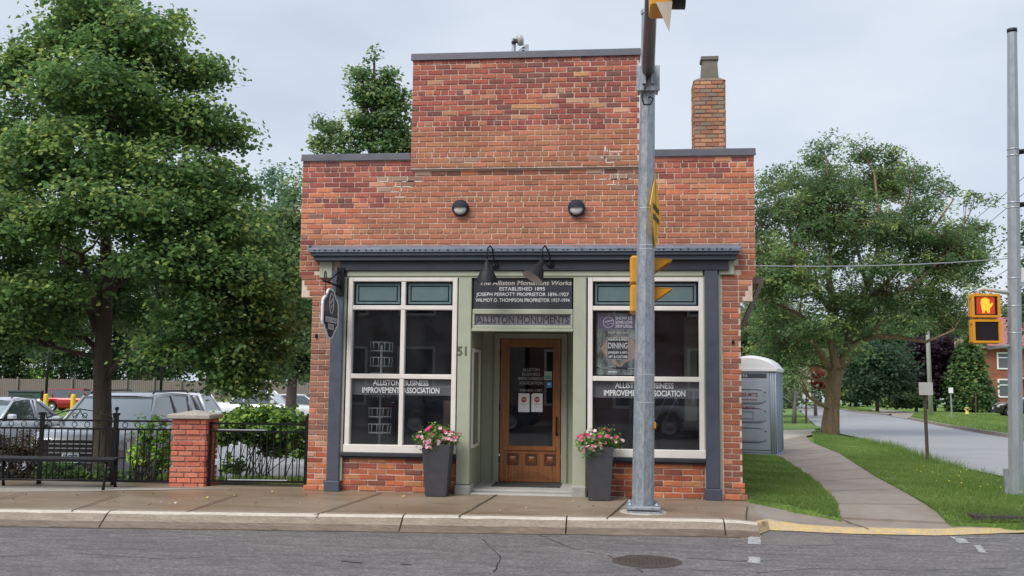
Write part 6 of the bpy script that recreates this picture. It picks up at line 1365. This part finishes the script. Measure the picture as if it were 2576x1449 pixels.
LB = [(2100, 560, 160, 120), (2300, 600, 140, 110), (2000, 690, 110, 120), (2200, 760, 180, 80), (2380, 690, 100, 100), (2050, 480, 110, 80), (2230, 460, 110, 70), (1960, 860, 90, 90), (2330, 790, 120, 60), (1940, 780, 80, 80), (1945, 680, 75, 80), (2420, 640, 70, 80), (1915, 560, 50, 60), (1905, 640, 50, 60), (1905, 740, 50, 60), (1925, 480, 50, 40)]
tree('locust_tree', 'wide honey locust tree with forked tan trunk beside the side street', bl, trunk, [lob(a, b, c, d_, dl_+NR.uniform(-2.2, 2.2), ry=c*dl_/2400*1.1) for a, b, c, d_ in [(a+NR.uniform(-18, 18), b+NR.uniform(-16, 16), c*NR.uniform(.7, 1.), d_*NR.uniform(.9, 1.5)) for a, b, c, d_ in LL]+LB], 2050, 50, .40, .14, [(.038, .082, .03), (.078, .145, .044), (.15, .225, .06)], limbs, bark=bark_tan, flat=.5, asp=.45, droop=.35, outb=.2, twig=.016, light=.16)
def smalltree(name, lab, px, py, top, rr, pal, ncl=120, nl=45, ls=None, shape='round', cat='tree', trunkw=.15, rcf=.28, d=None, **kw):
    g = onT(px, py); d = (g-CAM).dot(_fw); s = d/2400; h = (py-top); lb_ = []
    if shape == 'round':
        for k in range(6):
            a = k/6*6.28; lb_.append(lob(px+.42*rr*math.cos(a), top+.5*(h*.86)+.27*h*math.sin(a), rr*.62, h*.24, d+NR.uniform(-.3, .3)*rr*s, ry=rr*s*.6))
        lb_.append(lob(px, top+h*.28, rr*.6, h*.24, d)); lb_.append(lob(px, top+h*.5, rr*.8, h*.25, d, ry=rr*s*.8))
    elif shape == 'cone':
        for k in range(7): f = k/6; lb_.append(lob(px+NR.uniform(-3, 3), top+h*(.1+.8*f), rr*(.3+.75*f**.7), h*.14, d, ry=rr*s*(.3+.7*f)))
    else:
        for k in range(5): lb_.append(lob(px+(k-2)*rr*.4, top+h*.45+NR.uniform(-.1, .1)*h, rr*.4, h*.42, d, ry=rr*s*.5))
    return tree(name, lab, g, [(g, trunkw), (atd(px, py-h*.4, d), trunkw*.8), (atd(px, top+h*.25, d), trunkw*.3)], lb_, ncl, nl, rr*s*rcf, ls or d*.0038, pal, outb=.6, twig=.02, cat=cat, **kw)
smalltree('maple_tree', 'dark green round maple past the side street', 2207, 1037, 855, 95, PAL['maple'], 170, 60, flat=.6, light=.1)
smalltree('purple_maple', 'dark purple leaved maple left of the cedar', 2352, 1034, 850, 85, PAL['purple'], 200, 60, flat=.6, light=.25)
smalltree('purple_maple', 'distant purple tree behind the locust trunk', 2125, 1018, 900, 55, PAL['purple'], 80, 45, flat=.6, light=.2)
smalltree('cedar_tree', 'tall green cedar against the brick house', 2436, 1036, 850, 58, PAL['cedar'], 240, 60, shape='cone', light=.3, flat=1.2)
smalltree('lime_shrub', 'bright lime green shrub right of the locust trunk', 2140, 1022, 950, 27, [(.10, .22, .03), (.18, .35, .04), (.3, .5, .06)], 60, 40, cat='shrub', light=.4)
smalltree('round_shrub', 'brown green round shrub by the green utility box', 2182, 1022, 998, 17, PAL['light'], 30, 40, cat='shrub')
smalltree('hedge', 'dark clipped hedge under the purple maple', 2305, 1036, 985, 42, PAL['dgreen'], 90, 50, shape='flat', cat='hedge')
smalltree('hedge', 'dark low hedge behind the dark round maple', 2255, 1030, 990, 40, PAL['mid'], 70, 40, shape='flat', cat='hedge')
smalltree('low_shrub', 'low green shrub at the foot of the cedar', 2480, 1036, 1018, 30, PAL['mid'], 50, 40, shape='flat', cat='shrub')
smalltree('lime_shrub', 'yellow green shrub before the wooden fence left of the trunk', 100, 1010, 930, 46, [(.12, .24, .03), (.2, .36, .05), (.32, .5, .08)], 60, 50, cat='shrub', light=.3)
smalltree('small_tree', 'small green tree before the wooden fence right of the trunk', 372, 1014, 885, 55, PAL['mid'], 90, 50, light=.4)
# thin young tree and a dead-leaved branch by the street
g = onT(1998, 1064); dy = (g-CAM).dot(_fw); s = dy/2400
yt = lambda px, py, r: (atd(px, py, dy), r*s)
tree('young_tree', 'thin young tree with sparse grey twigs beyond the portable toilet', g, [(g, 6*s), yt(1999, 1020, 4.5), yt(2001, 980, 3.5), yt(2003, 900, 1)], [lob(1985, 930, 30, 35, dy), lob(2015, 940, 30, 40, dy), lob(2000, 890, 30, 30, dy)], 60, 10, .35, .12, PAL['light'], [[yt(2000, 1010, 3), yt(1985, 985, 2), yt(1970, 960, 1)], [yt(2000, 1000, 3), yt(2020, 975, 2), yt(2040, 940, 1)], [yt(2000, 1020, 2.5), yt(1980, 1005, 2), yt(1968, 995, 1)]], bark=mat('grey_twigs', (.2, .18, .16), .9), twig=.015)
g = onT(2052, 1046); dz = (g-CAM).dot(_fw)
tree('rusty_leaved_tree', 'small tree with rust orange leaves left of the locust trunk', g, [(g, .12), (atd(2050, 1000, dz), .09), (atd(2045, 960, dz), .05)], [lob(2035, 955, 22, 20, dz), lob(2052, 940, 16, 14, dz), lob(2055, 970, 16, 12, dz)], 40, 30, .35, .22, [(.08, .025, .014), (.12, .045, .024), (.14, .07, .04)], bark=MATS['grey_twigs'], twig=.03)
# right edge tree behind the pole
g = gpos((2660-1288)/2400*48, 48)
tree('dark_tree', 'dark leafy tree at the right edge behind the signal pole', g, [(Vector(g), .3), (atd(2660, 850, 48), .2), (atd(2655, 600, 48), .08)], [lob(a, b, c, d_, 48) for a, b, c, d_ in ((2640, 600, 70, 60), (2600, 690, 45, 45), (2660, 720, 100, 70), (2610, 800, 50, 50), (2690, 860, 100, 60), (2590, 600, 30, 30))], 160, 50, .9, .2, PAL['dgreen'], flat=.6, twig=.03)
# shrubs behind the gate and the railing
def shrub(name, lab, px, d, lobes, ncl, nl, rc, ls, pal, nst=14, spread=.5, **kw):
    g = gpos((px-1288)/2400*d, d); e = empty(name, lab, 'shrub', tuple(g)); me, CC, li = crown([lob(a, b, c, d_, d+o, ry=ry) for a, b, c, d_, o, ry in lobes], ncl, nl, rc, ls, pal, **kw)
    a = np.empty(len(me.vertices)*3, dtype=np.float32); me.vertices.foreach_get('co', a); a = a.reshape(-1, 3)-np.array(g, dtype=np.float32); me.vertices.foreach_set('co', a.ravel()); link('foliage', me, leaf_m, e)
    m = MB(); idx = NR.choice(len(CC), min(len(CC), nst*4))
    for i in idx:
        c = Vector(CC[i]); b = Vector((g[0]+NR.uniform(-spread, spread), g[1]+NR.uniform(-.2, .2), g[2]-.05)); b.x = b.x*.5+c.x*.5; mid = b.lerp(c, .5)+Vector(NR.uniform(-.06, .06, 3)); m.tube([b, mid, c], [.009, .007, .003], 4, cap=False)
    m.build('stems', mat('shrub_stems', (.03, .025, .02), .9) if 'shrub_stems' not in MATS else MATS['shrub_stems'], e)
SG = [(.03, .08, .02), (.08, .17, .035), (.16, .28, .05)]
shrub('leafy_shrub', 'dense leafy shrub behind the iron gate', 650, 15.0, [(590, 1070, 60, 32, 0, .35), (680, 1062, 75, 38, 0, .4), (740, 1075, 45, 42, -.1, .3), (560, 1095, 28, 30, 0, .25), (650, 1098, 80, 20, .1, .3), (752, 1125, 20, 40, -.2, .15), (590, 1175, 16, 24, 0, .15), (640, 1050, 80, 25, .2, .4), (700, 1130, 50, 20, .2, .2)], 380, 26, .13, .075, SG, nst=8, spread=.8, flat=.6, k=6, light=.3)
shrub('leafy_shrub', 'bright green shrub stems behind the railing left of the brick pillar', 385, 14.6, [(350, 1140, 22, 60, 0, .15), (385, 1090, 30, 40, 0, .15), (405, 1150, 28, 60, 0, .15), (345, 1065, 12, 22, 0, .1)], 60, 16, .10, .07, [(.04, .10, .02), (.10, .22, .03), (.22, .38, .05)], nst=10, spread=.3, flat=.8, k=6, light=.3)
shrub('dark_shrub', 'dark bronze small-leaved shrub behind the bench at left', 40, 14.8, [(20, 1130, 50, 40, 0, .25), (75, 1125, 40, 42, 0, .25), (-40, 1120, 50, 50, 0, .25), (50, 1180, 70, 30, 0, .25)], 200, 26, .10, .045, [(.025, .022, .018), (.05, .05, .03), (.09, .10, .05)], nst=12, spread=.5)
shrub('low_plants', 'low green plants under the big linden behind the bench', 200, 14.6, [(150, 1185, 60, 22, 0, .3), (240, 1190, 60, 20, 0, .3), (310, 1200, 50, 14, 0, .3)], 60, 20, .10, .07, [(.02, .05, .015), (.045, .10, .025), (.09, .16, .035)], nst=6, spread=.4)
# petunias in the planters
def petunias(cx, cy, lab, seed):
    e = empty('petunia_plant', lab, 'flowers', (cx, cy, .70), 'petunias in the planters'); z = .70
    lobes = [((cx, cy, z+.10), .20, .18, .13), ((cx-.17, cy-.02, z+.05), .15, .12, .10), ((cx+.17, cy-.02, z+.05), .15, .12, .10), ((cx-.06, cy-.12, z-.02), .12, .09, .10), ((cx-.12, cy-.15, z-.06), .07, .06, .07)]
    me, CC, li = crown(lobes, 110, 14, .06, .04, [(.035, .09, .02), (.08, .17, .03), (.14, .26, .05)], flat=.8, outb=.4, asp=.6)
    a = np.empty(len(me.vertices)*3, dtype=np.float32); me.vertices.foreach_get('co', a); a = a.reshape(-1, 3)-np.array([cx, cy, .70], dtype=np.float32); me.vertices.foreach_set('co', a.ravel()); link('foliage', me, leaf_m, e)
    m = MB()
    for k in range(70):
        th = NR.uniform(0, 2*math.pi); ph = NR.uniform(.05, 1.2); l = lobes[NR.randint(0, 5)]; d = Vector((math.cos(th)*math.cos(ph), math.sin(th)*math.cos(ph)*.8-.35, math.sin(ph)*.8)).normalized()
        c = Vector(l[0])+Vector((d.x*l[1], d.y*l[2], d.z*l[3]))*1.06; up_hi = c.z > z+.12
        col = [(.62, .02, .16), (.70, .03, .22)][k % 2] if (up_hi and NR.uniform() < .75) else [(.75, .38, .45), (.78, .55, .58), (.6, .15, .28)][k % 3]
        r = NR.uniform(.018, .028) if not up_hi else NR.uniform(.022, .034); nrm = (d+Vector((0, -.5, .2))).normalized(); t1 = nrm.cross(Vector((0, 0, 1))).normalized(); t2 = nrm.cross(t1)
        pts = [c-nrm*.008]
        for j in range(10): rr = r*(1 if j % 2 == 0 else .8); pts.append(c+t1*(rr*math.cos(j*.628))+t2*(rr*math.sin(j*.628))+nrm*.004)
        m = MB(); m.add(pts, [(0, 1+j, 1+(j+1) % 10) for j in range(10)], col=col); m.build('flower', MATS['petal'] if 'petal' in MATS else mat('petal', attr=True, rough=.6), e)
petunias(-.93, -.25, 'pink petunias spilling over the planter left of the door', 1); petunias(1.19, -.27, 'pink petunias with taller magenta blooms in the planter right of the door', 2)
# grass blades on the near lawns
def blades(polys, n, hmin, hmax, wd, cols, name, label, w_tall=None):
    Pp_ = []; 
    for (Lr, Rr, off, t0, t1, cnt) in polys:
        i = NR.uniform(t0, t1, cnt)*(len(Lr)-1); k = np.clip(i.astype(int), 0, len(Lr)-2); f = (i-k)[:, None]; La = np.array(Lr); Ra = np.array(Rr)
        a = La[k]*(1-f)+La[k+1]*f; b = Ra[k]*(1-f)+Ra[k+1]*f; u = NR.uniform(-.004, 1.004, cnt)[:, None]; p = a*(1-u)+b*u
        Pp_.append(np.column_stack([p, [T(x, y)+off for x, y in p]]))
    P = np.concatenate(Pp_); n = len(P); h = NR.uniform(hmin, hmax, n)*(.7+.5*np.sin(P[:, 0]*3.1+P[:, 1]*1.7)*np.sin(P[:, 1]*2.3)); th = NR.uniform(0, 2*np.pi, n); w_ = wd*NR.uniform(.6, 1.4, n)
    d = np.column_stack([np.cos(th), np.sin(th), np.zeros(n)]); lean = NR.normal(size=(n, 3))*.45; lean[:, 2] = 1
    V = np.empty((n, 3, 3), dtype=np.float32); V[:, 0] = P-d*w_[:, None]; V[:, 1] = P+d*w_[:, None]; V[:, 2] = P+lean*h[:, None]
    me = bpy.data.meshes.new(name); me.vertices.add(n*3); me.vertices.foreach_set('co', V.ravel()); me.loops.add(n*3); me.loops.foreach_set('vertex_index', np.arange(n*3, dtype=np.int32)); me.polygons.add(n); me.polygons.foreach_set('loop_start', np.arange(0, n*3, 3, dtype=np.int32)); me.update(calc_edges=True)
    t = NR.uniform(0, 1, (n, 1)); ns = (.5+.5*np.sin(P[:, 0]*1.3+np.sin(P[:, 1]*.9)*2))[:, None]; t = np.clip(t*.7+ns*.35, 0, 1); c = np.array(cols[0])*(1-t)+np.array(cols[1])*t; c[NR.uniform(0, 1, n) < .05] = cols[2]; setcol(me, np.repeat(c, 3, 0))
    o = link(name, me, leaf_m); tag(o, label, 'grass', kind='stuff'); return o
GC = [(.155, .255, .055), (.26, .36, .095), (.38, .38, .18)]
lw = lawns
blades([(lw[0][0], lw[0][1], lw[0][2], 0, 1, 36000), (lw[1][0], lw[1][1], lw[1][2], 0, .45, 70000), (lw[1][0], lw[1][1], lw[1][2], .45, 1, 26000)], 0, .025, .06, .007, GC, 'grass', 'short green grass on the lawns right of the shop')
sR = [(strip_R[i][0]-.18, strip_R[i][1]) for i in range(2, 9)]; sR2 = [(strip_R[i][0]+.05, strip_R[i][1]) for i in range(2, 9)]
blades([(resample(sR, 30), resample(sR2, 30), .05, 0, 1, 3500), (lw[1][0], lw[1][1], lw[1][2], 0, .5, 900)], 0, .08, .24, .005, [(.14, .25, .05), (.26, .36, .1), (.42, .40, .22)], 'tall_grass', 'tall uncut grass stems along the edge of the side street')
blades([(l[0], l[1], l[2], 0, 1, 16000) for l in lw[4:6]]+[(lw[-1][0], lw[-1][1], lw[-1][2], 0, 1, 14000)], 0, .06, .13, .016, GC, 'grass', 'short grass on the far lawn and behind the iron gate')
# small yellow flowers in the verge, leaves fallen on the pavement
fl = MB(); yf = (.75, .62, .05)
for k in range(36):
    c = (7.2, 1.6) if k % 3 else (6.7, 3.6); x, y = c[0]+NR.normal()*.45, c[1]+NR.normal()*.55; z = T(x, y)+.05+NR.uniform(.06, .13); r = NR.uniform(.005, .009); fl.add([(x+r*math.cos(a), y-.3*r+r*.6*math.sin(a), z+r*math.sin(a)) for a in np.linspace(0, 2*math.pi, 6, endpoint=False)], [(0, 1, 2, 3, 4, 5)], col=yf)
tag(fl.build('yellow_flowers', MATS['petal']), 'scattered tiny yellow flowers in the verge near the right pole', 'flowers', kind='stuff')
fl = MB()
for k in range(60):
    x = NR.uniform(-7, 3); y = kerb_y(x)+NR.uniform(.2, 1.9); r = NR.uniform(.008, .024); a0 = NR.uniform(0, 6); fl.add([(x+r*math.cos(a0+a), y+r*.7*math.sin(a0+a), .045+.012*math.sin(a)) for a in (0, 1.5, 3.1, 4.6)], [(0, 1, 2, 3)], col=[(.5, .4, .1), (.3, .2, .08), (.45, .42, .36), (.15, .2, .05)][k % 4])
tag(fl.build('leaf_litter', MATS['petal']), 'small fallen leaves and litter scattered on the pavement', 'litter', kind='stuff')
# ------------------------------------------------------------ the far side of the main street (behind the camera, seen in the shop glass)
ob = brickmat('opposite_brick', [(.20, .05, .035), (.28, .08, .05), (.16, .045, .035)], (.25, .18, .14)); ocrm = mat('opposite_stone', (.25, .23, .2), .8, var=.2); ow = mat('opposite_glass', (.02, .025, .03), .1)
for i, (x0, x1, h, mm, lab) in enumerate(((-26, -13.2, 7.2, ob, 'two storey brick storefront across the street, left end'), (-13, -2.2, 8.4, ocrm, 'stone coloured storefront across the street'), (-2, 9.2, 7.6, ob, 'brick storefront across the street facing the shop'), (9.4, 22, 8.0, ocrm, 'pale storefront across the street, right end'))):
    e = empty('storefront', lab, 'building', ((x0+x1)/2, -24, 0)); m = MB(); m.box(x0, x1, -34, -24, -.2, h); m.build('walls', mm, e); m = MB(); m.box(x0-.05, x1+.05, -24.2, -23.7, h-.5, h+.1); m.build('cornice', ocrm, e)
    n = 4; st_ = (x1-x0)/n
    for k in range(n):
        for (z0, z1) in ((.6, 2.9), (4.1, 6.0)): a = x0+st_*k+.6; f_ = MB(); f_.frame(a, a+st_-1.2, z0, z1, .1, -24.0, -23.93); wf_ = f_.build('window', cream, e); g_ = MB(); g_.box(a+.1, a+st_-1.3, -24.0, -23.96, z0+.1, z1-.1); g_.build('pane', ow, wf_)
sw2 = MB(); sw2.box(-90, 110, -24, -19.5, -.16, 0.0); struct(sw2.build('opposite_sidewalk', walk2_m))
car('parked_car', 'white car parked across the main street', 'car', whitep, 4.6, 1.84, .95, 1.02, 1.5, 1.0, .3, -1.5, -2.1, (4.5, -18.2, -.14), 0)
car('parked_car', 'dark blue car parked across the main street', 'car', darkb, 4.6, 1.84, .95, 1.02, 1.5, 1.0, .3, -1.5, -2.1, (-3.5, -18.2, -.14), 0)
